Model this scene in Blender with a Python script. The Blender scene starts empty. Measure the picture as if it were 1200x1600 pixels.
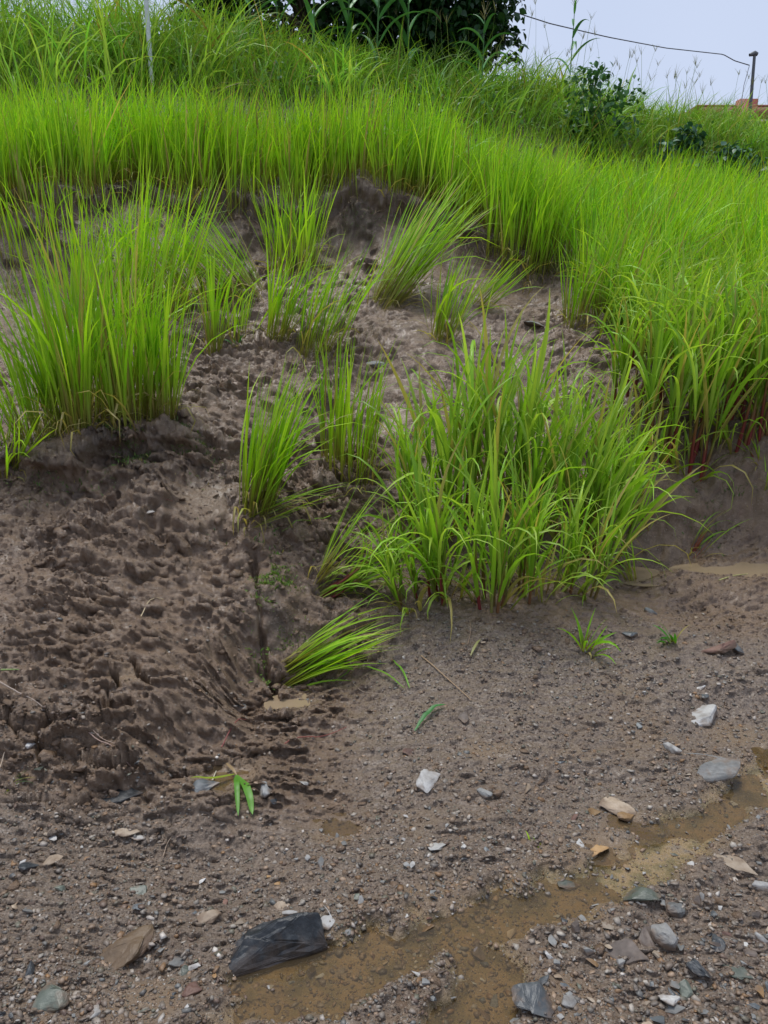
import bpy, bmesh, math, random
import numpy as np
from mathutils import Vector, Matrix, Euler
rng = np.random.default_rng(7); random.seed(7)
SC = bpy.context.scene; COL = SC.collection
# ------------------------------------------------------------------ camera, sky, sun, exposure
CAMZ, PITCH, FPX = 1.5, math.radians(15), 1208.0
cam = bpy.data.cameras.new('camera'); co = bpy.data.objects.new('camera', cam); COL.objects.link(co)
co.location = (0, 0, CAMZ); co.rotation_euler = (math.radians(90) - PITCH, 0, 0)
cam.sensor_fit = 'VERTICAL'; cam.angle = 2 * math.atan(800 / FPX); cam.clip_start = .05; cam.clip_end = 2000
SC.camera = co
SUN_EL, SUN_AZ = math.radians(74), math.radians(-35)   # high behind thin cloud, beyond the slope
w = bpy.data.worlds.new('World'); SC.world = w; w.use_nodes = True
nt = w.node_tree; nt.nodes.clear()
o_ = nt.nodes.new('ShaderNodeOutputWorld'); mixs = nt.nodes.new('ShaderNodeMixShader')
sky = nt.nodes.new('ShaderNodeTexSky'); sky.sky_type = 'NISHITA'; sky.sun_disc = False
sky.sun_elevation = SUN_EL; sky.sun_rotation = SUN_AZ
b1 = nt.nodes.new('ShaderNodeBackground'); b1.inputs[1].default_value = .06
b2 = nt.nodes.new('ShaderNodeBackground'); b2.inputs[1].default_value = 1.0        # even cloud cover
tc = nt.nodes.new('ShaderNodeTexCoord'); cn = nt.nodes.new('ShaderNodeTexNoise'); cn.inputs['Scale'].default_value = 1.6; cn.inputs['Detail'].default_value = 3
cr = nt.nodes.new('ShaderNodeValToRGB')
cr.color_ramp.elements[0].position = .3; cr.color_ramp.elements[0].color = (.305, .352, .46, 1)
cr.color_ramp.elements[1].position = .7; cr.color_ramp.elements[1].color = (.35, .392, .495, 1)
nt.links.new(tc.outputs['Generated'], cn.inputs['Vector']); nt.links.new(cn.outputs['Fac'], cr.inputs[0])
nt.links.new(cr.outputs[0], b2.inputs[0]); nt.links.new(sky.outputs[0], b1.inputs[0])
mixs.inputs[0].default_value = .85
nt.links.new(b1.outputs[0], mixs.inputs[1]); nt.links.new(b2.outputs[0], mixs.inputs[2]); nt.links.new(mixs.outputs[0], o_.inputs[0])
sl = bpy.data.lights.new('sun', 'SUN'); sl.energy = 1.5; sl.angle = math.radians(25); sl.color = (1, .97, .92)
so = bpy.data.objects.new('sun', sl); COL.objects.link(so)
so.rotation_euler = (math.radians(-16), 0, math.radians(35)); so.location = (0, -3, 8)
SC.view_settings.view_transform = 'Standard'; SC.view_settings.look = 'None'; SC.view_settings.exposure = .95; SC.view_settings.gamma = 1
SC.view_settings.use_curve_mapping = False
SC.cycles.max_bounces = 6; SC.cycles.transparent_max_bounces = 8; SC.cycles.caustics_reflective = False; SC.cycles.caustics_refractive = False

# ------------------------------------------------------------------ noise
def _h(ix, iy, s):
    n = (ix.astype(np.int64) * 374761393 + iy.astype(np.int64) * 668265263 + s * 974634777) & 0xffffffff
    n = ((n ^ (n >> 13)) * 1274126177) & 0xffffffff
    return ((n ^ (n >> 16)) & 0xffff) / 65535.0
def vnoise(x, y, s=0):
    x = np.asarray(x, float); y = np.asarray(y, float)
    ix = np.floor(x); iy = np.floor(y); fx = x - ix; fy = y - iy
    fx = fx * fx * fx * (fx * (fx * 6 - 15) + 10); fy = fy * fy * fy * (fy * (fy * 6 - 15) + 10)
    a = _h(ix, iy, s); b = _h(ix + 1, iy, s); c = _h(ix, iy + 1, s); d = _h(ix + 1, iy + 1, s)
    return (a + (b - a) * fx) * (1 - fy) + (c + (d - c) * fx) * fy
def fbm(x, y, sc, oct=3, s=0, g=.5):
    t = 0; a = 1; n = 0
    for k in range(oct):
        q = 2.03 ** k / sc; th = .6 * k + s
        t = t + a * (vnoise((x * math.cos(th) - y * math.sin(th)) * q, (x * math.sin(th) + y * math.cos(th)) * q, s * 17 + k) - .5); n += a; a *= g
    return t / n * 2
def billow(x, y, sc, oct=3, s=0): return np.abs(fbm(x, y, sc, oct, s)) * 1.9 - .35   # rounded lumps with creases between
def sst(a, b, x):
    t = np.clip((x - a) / (b - a), 0, 1); return t * t * (3 - 2 * t)
def cells(x, y, sc, s):
    """distance to the nearest and second nearest jittered point, id of the nearest"""
    x = x / sc; y = y / sc; ix = np.floor(x); iy = np.floor(y)
    d1 = np.full(x.shape, 9.); d2 = d1.copy(); idn = np.zeros(x.shape)
    for i in (-1, 0, 1):
        for j in (-1, 0, 1):
            px_ = ix + i + _h(ix + i, iy + j, s); py_ = iy + j + _h(ix + i, iy + j, s + 5)
            d = np.hypot(px_ - x, py_ - y); m = d < d1
            d2 = np.where(m, d1, np.minimum(d2, d)); idn = np.where(m, _h(ix + i, iy + j, s + 9), idn); d1 = np.where(m, d, d1)
    return d1, d2, idn

# ------------------------------------------------------------------ the lie of the land: survey points, interpolated
CP_, SP_ = math.cos(PITCH), math.sin(PITCH)
def ray(px, row):
    a = (px - 600) / FPX; b = (800 - row) / FPX
    return np.array([a, CP_ + b * SP_, -SP_ + b * CP_])
SURV = [(-1.2, .6, 0), (1.2, .6, 0), (0, 1.3, 0), (-3, 1.3, 0), (3, 1.3, .02), (0, -3, -.05), (-6, -3, 0), (6, -3, 0),
        (-8, 2.5, .1), (8, 2.5, .05), (-8, 5, 1.4), (8, 5, .9), (-3.6, 3.2, .55), (3.4, 3.2, .2), (3.5, 4.4, .75), (5, 6, 1.35),
        (3, 6, 1.45), (1.9, 5.5, 1.2), (3, 8, 2.05), (3.5, 10, 2.4), (5, 10.4, 2.35), (1.3, 8, 2.3), (1.5, 9.5, 2.65),
        (-3, 8, 2.55), (-5, 9.1, 2.85), (-5, 9.7, 3.6), (-5, 11.5, 4.8), (-5, 13, 5.0), (-2, 9.5, 2.85), (-2, 10.1, 3.6), (-2, 11.6, 4.6), (-2, 13, 4.9), (-1, 8.5, 2.6),
        (0, 9.9, 2.8), (0, 10.5, 3.5), (0, 12, 4.45), (0, 14, 4.8), (2.5, 10.5, 2.6), (2.5, 11.2, 3.4), (2.5, 13, 4.45), (2.5, 14.5, 4.6), (5, 10.8, 2.45), (5.2, 11.5, 3.2), (5.7, 13.5, 4.1),
        (6, 15, 4.2), (-10, 9, 3.2), (-12, 14, 5), (10, 10, 2.4), (12, 15, 4.0), (-20, 30, 5.8), (0, 30, 5), (20, 30, 4.4), (0, 60, 5.5),
        (-60, 60, 7), (60, 60, 4), (-60, 10, 3), (60, 10, 2), (-60, -3, 0), (60, -3, 0)]
for px, row, z in [(100, 1400, 0), (600, 1400, 0), (1100, 1400, 0), (600, 1250, .02), (1100, 1250, .02), (1150, 1100, .07), (700, 1100, .09), (700, 1000, .2),
                   (900, 1000, .2), (1100, 1000, .17), (700, 955, .26), (860, 940, .27), (1000, 900, .21), (1150, 895, .21), (440, 1100, .045), (445, 1040, .13),
                   (520, 960, .24), (300, 1150, .13), (150, 1150, .15), (300, 1230, .02), (100, 1270, .02), (200, 1000, .28), (60, 1000, .3), (385, 1000, .22),
                   (200, 850, .5), (375, 850, .47), (40, 850, .5), (250, 725, .78), (120, 700, .84), (700, 850, .38), (415, 795, .6), (800, 800, .5),
                   (960, 830, .38), (1000, 780, .5), (1150, 800, .42), (440, 900, .38)]:
    d = ray(px, row); t = (z - CAMZ) / d[2]; SURV.append((d[0] * t, d[1] * t, z))
for px, row, Y in [(400, 650, 4.2), (600, 520, 5.2), (430, 535, 5.1), (335, 548, 4.9), (600, 470, 5.7), (460, 405, 6.5), (580, 400, 6.4), (560, 372, 6.75),
                   (560, 318, 6.95), (70, 420, 6.1), (70, 335, 6.3), (140, 335, 6.4), (20, 560, 4.9), (360, 385, 6.65), (360, 332, 6.9), (820, 428, 6.6), (840, 405, 6.75),
                   (640, 600, 4.6), (760, 560, 4.9), (880, 520, 5.5), (545, 757, 3.95), (1050, 718, 4.15), (1170, 692, 4.25), (640, 335, 6.9), (650, 372, 6.7), (300, 325, 6.9), (290, 400, 6.5)]:
    d = ray(px, row); t = Y / d[1]; SURV.append((d[0] * t, Y, CAMZ + d[2] * t))
SURV = np.array(SURV, float)
_n = len(SURV); _A = np.zeros((_n + 3, _n + 3)); _D = np.hypot(SURV[:, None, 0] - SURV[None, :, 0], SURV[:, None, 1] - SURV[None, :, 1])
_A[:_n, :_n] = -np.sqrt(_D ** 2 + .02) - np.eye(_n) * .004
_A[:_n, _n] = 1; _A[:_n, _n + 1:] = SURV[:, :2]; _A[_n:, :_n] = _A[:_n, _n:].T
_C = np.linalg.solve(_A, np.concatenate([SURV[:, 2], [0, 0, 0]]))
def hbase(x, y):
    x = np.clip(np.asarray(x, float), -60, 60); y = np.clip(np.asarray(y, float), -3, 60)
    r = _C[_n] + _C[_n + 1] * x + _C[_n + 2] * y
    for i in range(_n): r = r - _C[i] * np.sqrt((x - SURV[i, 0]) ** 2 + (y - SURV[i, 1]) ** 2 + .02)
    return r
def at(px, row, fn=None):
    fn = fn or hbase
    d = ray(px, row); ys = np.concatenate([np.linspace(.8, 5, 500), np.linspace(5, 30, 900)]); t = ys / d[1]
    below = CAMZ + d[2] * t < fn(d[0] * t, ys)
    k = int(np.argmax(below)) if below.any() else len(ys) - 1
    return np.array([d[0] * t[k], ys[k]])
def w2p(x, y, z):
    q = y * CP_ - (z - CAMZ) * SP_; q = np.where(np.abs(q) < 1e-6, 1e-6, q)
    return 600 + FPX * x / q, 800 - FPX * (y * SP_ + (z - CAMZ) * CP_) / q
def flat(px, row, z=0.0):
    d = ray(px, row); t = (z - CAMZ) / d[2]; return (d[0] * t, d[1] * t)
def seg_dist(x, y, pts, rad=None):
    """distance to a polyline (optionally minus an interpolated radius)"""
    best = np.full(np.shape(x), 1e9)
    for i in range(len(pts) - 1):
        a = np.array(pts[i]); b = np.array(pts[i + 1]); ab = b - a
        t = np.clip(((x - a[0]) * ab[0] + (y - a[1]) * ab[1]) / (ab @ ab), 0, 1)
        d = np.hypot(x - a[0] - t * ab[0], y - a[1] - t * ab[1])
        if rad is not None: d = d - (rad[i] + (rad[i + 1] - rad[i]) * t)
        best = np.minimum(best, d)
    return best
# the little stream over the wash, its side arm at the rock, and the pools
STREAM = [flat(*p) for p in [(1420, 1130), (1290, 1180), (1190, 1225), (1110, 1290), (1010, 1345), (930, 1395), (800, 1430), (690, 1455), (600, 1475), (540, 1520), (430, 1560), (330, 1610), (200, 1720)]]
SRAD = [.1, .1, .08, .06, .065, .045, .055, .07, .05, .045, .05, .05, .05]
ROCKPOOL = [flat(380, 1515), flat(450, 1500), flat(545, 1490)]
LOWARM = [flat(720, 1480), flat(790, 1510), flat(760, 1560), flat(700, 1620)]
POOLS = {'side': ([at(985, 905), at(1010, 892)], .05), 'right': ([at(1090, 892), at(1150, 890), at(1270, 880)], .06),
         'leaf': ([flat(345, 1218, .02), flat(375, 1212, .02)], .035), 'slab': ([flat(925, 1327), flat(950, 1327)], .025), 'foot': ([at(445, 1095), at(470, 1100)], .03),
         'low': ([flat(1185, 1185), flat(1260, 1180)], .05), 'small': ([flat(515, 1290), flat(550, 1288)], .02), 'side2': ([flat(965, 1290), flat(1010, 1300)], .022)}
CRACKS = [[(178, 1042), (182, 1062), (190, 1072)], [(208, 1030), (222, 1055), (232, 1066)], [(168, 1078), (166, 1105)], [(20, 1130), (28, 1150), (12, 1125)], [(60, 1140), (62, 1190)],
          [(0, 1120), (25, 1105)], [(305, 1150), (340, 1172), (325, 1190)], [(270, 1205), (300, 1190), (335, 1175)], [(198, 1095), (206, 1102)], [(415, 1000), (430, 1050), (440, 1080)],
          [(0, 1255), (60, 1245), (140, 1255)], [(60, 1060), (20, 1075)], [(395, 870), (405, 940), (412, 1000)], [(85, 1110), (62, 1145)], [(130, 1180), (170, 1200), (215, 1190)]]
CRACKS = [[at(*p) for p in c] for c in CRACKS]
SILT = [(flat(690, 1412), .09), (flat(650, 1285), .055), (flat(1150, 1160), .09), (flat(230, 1560), .08), (flat(560, 1585), .11), (flat(880, 1560), .07), (flat(520, 1300), .05), (at(470, 1100), .06), (at(330, 790), .12), (at(620, 640), .2), (at(200, 1055), .06), (flat(760, 1195), .06)]
def zones(x, y):
    z0 = hbase(x, y); px, row = w2p(x, y, z0)
    n1 = fbm(x, y, .5, 3, 3); n2 = fbm(x, y, .16, 2, 4)
    d_s = np.minimum(seg_dist(x, y, STREAM, SRAD), np.minimum(seg_dist(x, y, ROCKPOOL) - .05, seg_dist(x, y, LOWARM) - .05))
    d_s = d_s + n2 * .055 + fbm(x, y, .07, 2, 5) * .035
    d_p = np.full(np.shape(x), 9.)
    for pts, r in POOLS.values(): d_p = np.minimum(d_p, seg_dist(x, y, pts) - r + n2 * .03 + fbm(x, y, .07, 2, 6) * .02)
    slump = sst(.25, .0, np.hypot((x + .78) / 1.0, 0) - .55 + n1 * .1) * sst(1.85, 2.05, y + n1 * .08 + x * .1)   # the slid mud tongue
    gravel = sst(2.75, 2.3, y + n1 * .2 - .5 * sst(-.3, .2, x)) * (1 - slump * .85)
    field = sst(-.1, .15, field_d(x, y))
    return dict(z0=z0, n1=n1, n2=n2, ds=d_s, dp=d_p, slump=slump, gravel=gravel, field=field)
# broken front edge of the rice terrace (world polyline, left to right)
EDGE = [(-12, 6.0), (-5, 6.2), tuple(at(20, 325)), tuple(at(140, 330)), tuple(at(210, 300)), tuple(at(290, 322)), tuple(at(410, 330)), tuple(at(510, 318)), tuple(at(600, 318)), tuple(at(690, 350)),
        tuple(at(770, 405)), tuple(at(870, 425)), (1.55, 6.0), (1.62, 5.2), (1.7, 4.25), (2.3, 4.3), (3.5, 4.4), (12, 4.6)]
EX = np.array([e[0] for e in EDGE]); EY = np.array([e[1] for e in EDGE]); _o = np.argsort(EX, kind='stable'); EX = EX[_o]; EY = EY[_o]
def field_d(x, y): return y - np.interp(x, EX, EY) + fbm(x, y, .45, 2, 31) * .12
_l = [at(-80, 735), at(60, 735), at(150, 715), at(250, 695), at(330, 690)]; LEDX = [q[0] for q in _l]; LEDY = [q[1] for q in _l]
def hfull(x, y, Z=None, det=False):
    x = np.asarray(x, float); y = np.asarray(y, float)
    wx = x + fbm(x, y, .5, 3, 11) * .10; wy = y + fbm(x, y, .4, 3, 12) * .13 * sst(2.4, 4, y)
    Z = Z or zones(x, y)
    near = sst(16, 9, y)
    z = hbase(wx, wy)
    wet = sst(.05, -.02, np.minimum(Z['ds'], Z['dp']))
    smooth = sst(.1, .5, fbm(x, y, .4, 3, 40)) * .45 * (1 - Z['gravel'] * .5)
    for p, r in SILT: smooth = np.maximum(smooth, .85 * np.exp(-(((x - p[0]) / (r * 1.5)) ** 2 + ((y - p[1]) / r) ** 2) ** 2 * 1.0) * sst(-.5, .1, Z['n2']))
    rough = (1 - wet * .85) * (1 - smooth) * near
    mud = .45 + .7 * Z['slump'] + .35 * sst(2.8, 3.6, y)
    z = z + fbm(x, y, .75, 2, 13) * .045 * sst(2, 3.2, y) * near; zs = z
    fd = field_d(x, y) + fbm(x, y, .12, 2, 33) * .05
    z = z + (sst(-.02, .07, fd) - .5) * .24 * sst(1.35, 1.0, x) * sst(1.2, .4, np.abs(fd)) + .05 * sst(-.02, .05, fd) * sst(.3, .1, fd)
    ld = y - np.interp(x, LEDX, LEDY) + fbm(x, y, .2, 3, 34) * .1
    z = z + (sst(-.05, .04, ld) - .35) * .15 * sst(.45, .1, np.abs(ld)) * sst(-.85, -1.0, x)
    # torn lumps, leaning downslope
    z = z + billow(x, y * 1.9, .26, 3, 14) * .050 * rough * mud
    d1, d2, cid = cells(x + fbm(x, y, .06, 2, 41) * .03, y * 1.9 + fbm(x, y, .06, 2, 42) * .03, .115, 3)
    z = z + (cid ** 2.5 - .2) * .075 * sst(.02, .22, d2 - d1) * rough * mud * sst(-.25, .3, fbm(x, y, .6, 2, 43) + .25 * Z['slump'])
    z = z + billow(x, y * 1.9, .085, 3, 15) * .028 * rough * (.7 + .5 * mud)
    d1, d2, cid = cells(x + fbm(x, y, .02, 2, 45) * .012, y * 1.8 + fbm(x, y, .02, 2, 46) * .012, .034, 7)
    z = z + (cid ** 2 - .25) * .038 * (.6 + .5 * mud) * sst(.0, .25, d2 - d1) * rough * sst(9, 5, y)
    d1, d2, cid = cells(x + fbm(x, y, .035, 2, 47) * .02, y * 2.0 + fbm(x, y, .035, 2, 48) * .02, .062, 11)
    z = z + (cid ** 2.5 - .2) * .045 * sst(.0, .2, d2 - d1) * rough * mud * sst(9, 6, y) * sst(-.2, .3, fbm(x, y, .45, 2, 49))
    z = z + billow(x, y * 1.6, .03, 3, 16) * .012 * rough * sst(8, 4, y) + fbm(x, y, .014, 2, 17) * .004 * (1 - wet * .6) * sst(5, 3, y)
    amp = .29 + .10 * Z['slump'] + .08 * sst(2.9, 3.8, y) + .16 * sst(-.1, .5, fbm(x, y, .7, 2, 57))
    z = zs + (z - zs) * amp; dd = np.clip(z - zs, -.04, .05) * sst(12, 7, y)
    # channels
    z = z - .034 * sst(.04, -.03, Z['ds']) - .030 * sst(.03, -.03, Z['dp']) + .012 * np.exp(-((Z['ds'] - .05) / .03) ** 2)
    for pts, r in POOLS.values():
        zc = float(np.mean([hbase(p[0], p[1]) for p in pts])); wgt = sst(.30, .09, seg_dist(x, y, pts) - r)
        z = z * (1 - wgt) + (zc + (z - Z['z0']) * .8) * wgt
    for c in CRACKS:
        d = seg_dist(x, y, c) + fbm(x, y, .05, 2, 18) * .012
        z = z - .075 * sst(.014, .002, d)
    # the scuffed hollow by the wash and the trodden print
    for p, r, dep in ((flat(185, 1470), .10, .035), (flat(235, 1500), .06, .028), (at(262, 725), .05, -.05), (at(215, 745), .07, -.04)):
        z = z - dep * np.exp(-(((x - p[0]) / (r * 1.2)) ** 2 + ((y - p[1]) / (r * .6)) ** 2))
    return (z, dd * .85) if det else z
def H(x, y): return float(hfull(np.array([x]), np.array([y]))[0])

# ------------------------------------------------------------------ materials
def mat(name):
    m = bpy.data.materials.new(name); m.use_nodes = True; n = m.node_tree.nodes; l = m.node_tree.links
    return m, n, l, n['Principled BSDF']
def ramp(n, stops):
    r = n.new('ShaderNodeValToRGB'); e = r.color_ramp.elements
    e[0].position, e[0].color = stops[0][0], (*stops[0][1], 1); e[1].position, e[1].color = stops[-1][0], (*stops[-1][1], 1)
    for p, c in stops[1:-1]:
        q = e.new(p); q.color = (*c, 1)
    return r
def noise(n, l, sc, det=4, vec=None, rough=.6):
    t = n.new('ShaderNodeTexNoise'); t.inputs['Scale'].default_value = sc; t.inputs['Detail'].default_value = det; t.inputs['Roughness'].default_value = rough
    if vec: l.new(vec, t.inputs['Vector'])
    return t
def mixc(n, l, a, b, f, mode='MIX'):
    m = n.new('ShaderNodeMix'); m.data_type = 'RGBA'; m.blend_type = mode
    for s, v in ((m.inputs[6], a), (m.inputs[7], b), (m.inputs[0], f)):
        if isinstance(v, (int, float)): s.default_value = v
        elif isinstance(v, tuple): s.default_value = (*v, 1)
        else: l.new(v, s)
    return m.outputs[2]
def math_(n, l, op, a, b=0.0):
    m = n.new('ShaderNodeMath'); m.operation = op
    for s, v in ((m.inputs[0], a), (m.inputs[1], b)):
        if isinstance(v, (int, float)): s.default_value = v
        else: l.new(v, s)
    return m.outputs[0]
def attr(n, name):
    a = n.new('ShaderNodeAttribute'); a.attribute_name = name; return a
def soil_material():
    m, n, l, p = mat('wet_soil'); pos = n.new('ShaderNodeNewGeometry').outputs['Position']
    big = noise(n, l, 2.2, 5, pos).outputs['Fac']; mid = noise(n, l, 17, 6, pos, .65).outputs['Fac']; fine = noise(n, l, 120, 4, pos, .7).outputs['Fac']
    mud = ramp(n, [(.3, (.085, .050, .027)), (.5, (.158, .100, .060)), (.72, (.25, .17, .11))]); l.new(mid, mud.inputs[0])
    mud2 = mixc(n, l, mud.outputs[0], (.22, .148, .095), math_(n, l, 'MULTIPLY', big, .55))
    grit = ramp(n, [(.35, (.09, .063, .044)), (.55, (.205, .155, .115)), (.75, (.34, .275, .215))]); l.new(fine, grit.inputs[0])
    c = mixc(n, l, mud2, grit.outputs[0], attr(n, 'gravel').outputs['Fac'])
    silt = mixc(n, l, (.20, .145, .10), (.25, .165, .09), big)
    bed = ramp(n, [(.34, (.10, .082, .04)), (.46, (.21, .16, .075)), (.56, (.32, .22, .11)), (.68, (.22, .18, .14))]); l.new(noise(n, l, 11, 5, pos, .7).outputs['Fac'], bed.inputs[0])
    c = mixc(n, l, c, silt, attr(n, 'silt').outputs['Fac'])
    c = mixc(n, l, c, bed.outputs[0], attr(n, 'bed').outputs['Fac'])
    c = mixc(n, l, c, (.058, .037, .022), attr(n, 'peat').outputs['Fac'])
    # light grains in the mud
    v = n.new('ShaderNodeTexVoronoi'); v.inputs['Scale'].default_value = 90; l.new(pos, v.inputs['Vector'])
    dot = math_(n, l, 'MULTIPLY', math_(n, l, 'LESS_THAN', v.outputs['Distance'], .2), math_(n, l, 'GREATER_THAN', n_sep(n, l, v.outputs['Color']), .78))
    c = mixc(n, l, c, (.30, .26, .22), math_(n, l, 'MULTIPLY', dot, .75))
    l.new(c, p.inputs['Base Color'])
    rr = n.new('ShaderNodeMapRange'); l.new(noise(n, l, 9, 5, pos, .7).outputs['Fac'], rr.inputs[0]); rr.inputs[1].default_value = .35; rr.inputs[2].default_value = .7
    rr.inputs[3].default_value = .26; rr.inputs[4].default_value = .55; rmx = n.new('ShaderNodeMix'); l.new(attr(n, 'silt').outputs['Fac'], rmx.inputs[0]); l.new(rr.outputs[0], rmx.inputs[2]); rmx.inputs[3].default_value = .24; l.new(rmx.outputs[0], p.inputs['Roughness'])
    cm_ = n.new('ShaderNodeMapRange'); l.new(noise(n, l, 5, 5, pos, .65).outputs['Fac'], cm_.inputs[0]); cm_.inputs[1].default_value = .42; cm_.inputs[2].default_value = .62; cm_.inputs[4].default_value = .42; l.new(cm_.outputs[0], p.inputs['Coat Weight']); p.inputs['Coat Roughness'].default_value = .28; p.inputs['Coat IOR'].default_value = 1.36
    p.inputs['Specular IOR Level'].default_value = .5
    b = n.new('ShaderNodeBump'); b.inputs['Strength'].default_value = .9; b.inputs['Distance'].default_value = .009
    hh = math_(n, l, 'ADD', math_(n, l, 'MULTIPLY', noise(n, l, 70, 6, pos, .7).outputs['Fac'], 1.3), math_(n, l, 'MULTIPLY', fine, .5))
    l.new(hh, b.inputs['Height']); l.new(b.outputs[0], p.inputs['Normal'])
    return m
def n_sep(n, l, c):
    s = n.new('ShaderNodeSeparateColor'); l.new(c, s.inputs[0]); return s.outputs[0]
def leaf_material(name, rough=.42, trans=.4, vein=0.0):
    m, n, l, p = mat(name); a = attr(n, 'Col'); oi = n.new('ShaderNodeObjectInfo')
    pos = n.new('ShaderNodeNewGeometry').outputs['Position']
    nz = noise(n, l, 7, 3, pos).outputs['Fac']
    hs = n.new('ShaderNodeHueSaturation'); l.new(a.outputs['Color'], hs.inputs['Color'])
    l.new(math_(n, l, 'ADD', math_(n, l, 'MULTIPLY', nz, .5), math_(n, l, 'ADD', math_(n, l, 'MULTIPLY', oi.outputs['Random'], .16), .66)), hs.inputs['Value'])
    l.new(hs.outputs[0], p.inputs['Base Color']); p.inputs['Roughness'].default_value = rough; p.inputs['Specular IOR Level'].default_value = .35
    t = n.new('ShaderNodeBsdfTranslucent'); l.new(mixc(n, l, hs.outputs[0], (1.25, 1.25, .55), 1.0, 'MULTIPLY'), t.inputs[0])
    mx = n.new('ShaderNodeMixShader'); mx.inputs[0].default_value = trans
    l.new(p.outputs[0], mx.inputs[1]); l.new(t.outputs[0], mx.inputs[2]); l.new(mx.outputs[0], n['Material Output'].inputs[0])
    return m
def stone_material(name, cols, rough=.62, sc=22, veins=None, film_=.85):
    m, n, l, p = mat(name); tcn = n.new('ShaderNodeTexCoord').outputs['Object']; oi = n.new('ShaderNodeObjectInfo')
    mp = n.new('ShaderNodeVectorMath'); mp.operation = 'ADD'; l.new(n.new('ShaderNodeNewGeometry').outputs['Position'], mp.inputs[0]); l.new(oi.outputs['Location'], mp.inputs[1])
    nz = noise(n, l, sc, 6, mp.outputs[0], .65).outputs['Fac']
    r = ramp(n, [(.32, cols[0]), (.5, cols[1]), (.7, cols[2])]); l.new(nz, r.inputs[0])
    hs = n.new('ShaderNodeHueSaturation'); l.new(r.outputs[0], hs.inputs['Color']); l.new(math_(n, l, 'ADD', math_(n, l, 'MULTIPLY', oi.outputs['Random'], .7), .6), hs.inputs['Value'])
    c = hs.outputs[0]
    if veins:
        wv = n.new('ShaderNodeTexWave'); wv.inputs['Scale'].default_value = 6; wv.inputs['Distortion'].default_value = 9; l.new(mp.outputs[0], wv.inputs['Vector'])
        c = mixc(n, l, c, veins, math_(n, l, 'MULTIPLY', math_(n, l, 'GREATER_THAN', wv.outputs['Fac'], .9), .5))
    # mud film in patches
    mud = noise(n, l, 30, 3, mp.outputs[0]).outputs['Fac']
    sz = n.new('ShaderNodeSeparateXYZ'); l.new(n.new('ShaderNodeTexCoord').outputs['Generated'], sz.inputs[0])
    film = n.new('ShaderNodeMapRange'); l.new(math_(n, l, 'SUBTRACT', math_(n, l, 'MULTIPLY', mud, 1.5), sz.outputs[2]), film.inputs[0]); film.inputs[1].default_value = 0; film.inputs[2].default_value = .4; film.inputs[4].default_value = film_
    c = mixc(n, l, c, (.15, .10, .066), film.outputs[0])
    l.new(c, p.inputs['Base Color']); p.inputs['Roughness'].default_value = rough
    b = n.new('ShaderNodeBump'); b.inputs['Strength'].default_value = .5; b.inputs['Distance'].default_value = .003
    l.new(noise(n, l, 90, 5, mp.outputs[0], .7).outputs['Fac'], b.inputs['Height']); l.new(b.outputs[0], p.inputs['Normal'])
    return m
def grain_material(name, rough=.5):
    m, n, l, p = mat(name); a = attr(n, 'Col'); pos = n.new('ShaderNodeNewGeometry').outputs['Position']
    nz = noise(n, l, 160, 4, pos).outputs['Fac']
    hs = n.new('ShaderNodeHueSaturation'); l.new(a.outputs['Color'], hs.inputs['Color']); l.new(math_(n, l, 'ADD', nz, .5), hs.inputs['Value'])
    l.new(hs.outputs[0], p.inputs['Base Color']); p.inputs['Roughness'].default_value = rough
    b = n.new('ShaderNodeBump'); b.inputs['Strength'].default_value = .5; b.inputs['Distance'].default_value = .002; l.new(nz, b.inputs['Height']); l.new(b.outputs[0], p.inputs['Normal'])
    return m
def water_material(name='shallow_water', body_=.16, bc=(.24, .18, .11)):
    m, n, l, p = mat(name); n.remove(p)
    tr = n.new('ShaderNodeBsdfTransparent'); tr.inputs[0].default_value = (.84, .76, .60, 1)
    df = n.new('ShaderNodeBsdfDiffuse'); df.inputs[0].default_value = (*bc, 1)
    body = n.new('ShaderNodeMixShader'); pos = n.new('ShaderNodeNewGeometry').outputs['Position']
    body.inputs[0].default_value = body_; l.new(tr.outputs[0], body.inputs[1]); l.new(df.outputs[0], body.inputs[2])
    gl = n.new('ShaderNodeBsdfGlossy'); gl.inputs['Roughness'].default_value = .06
    b = n.new('ShaderNodeBump'); b.inputs['Strength'].default_value = .35; b.inputs['Distance'].default_value = .004
    mp = n.new('ShaderNodeMapping'); mp.inputs['Scale'].default_value = (9, 26, 9); mp.inputs['Rotation'].default_value = (0, 0, .35); l.new(pos, mp.inputs[0])
    l.new(noise(n, l, 1.6, 3, mp.outputs[0]).outputs['Fac'], b.inputs['Height'])
    fr = n.new('ShaderNodeFresnel'); fr.inputs[0].default_value = 1.33; l.new(b.outputs[0], fr.inputs['Normal']); l.new(b.outputs[0], gl.inputs['Normal'])
    mx = n.new('ShaderNodeMixShader'); l.new(fr.outputs[0], mx.inputs[0]); l.new(body.outputs[0], mx.inputs[1]); l.new(gl.outputs[0], mx.inputs[2])
    l.new(mx.outputs[0], n['Material Output'].inputs[0]); return m
def plain(name, c, rough=.6, var=.3, sc=20, metal=0):
    m, n, l, p = mat(name); pos = n.new('ShaderNodeTexCoord').outputs['Object']
    r = ramp(n, [(.3, tuple(v * (1 - var) for v in c)), (.7, tuple(min(1, v * (1 + var)) for v in c))]); l.new(noise(n, l, sc, 5, pos).outputs['Fac'], r.inputs[0])
    l.new(r.outputs[0], p.inputs['Base Color']); p.inputs['Roughness'].default_value = rough; p.inputs['Metallic'].default_value = metal
    return m
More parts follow.
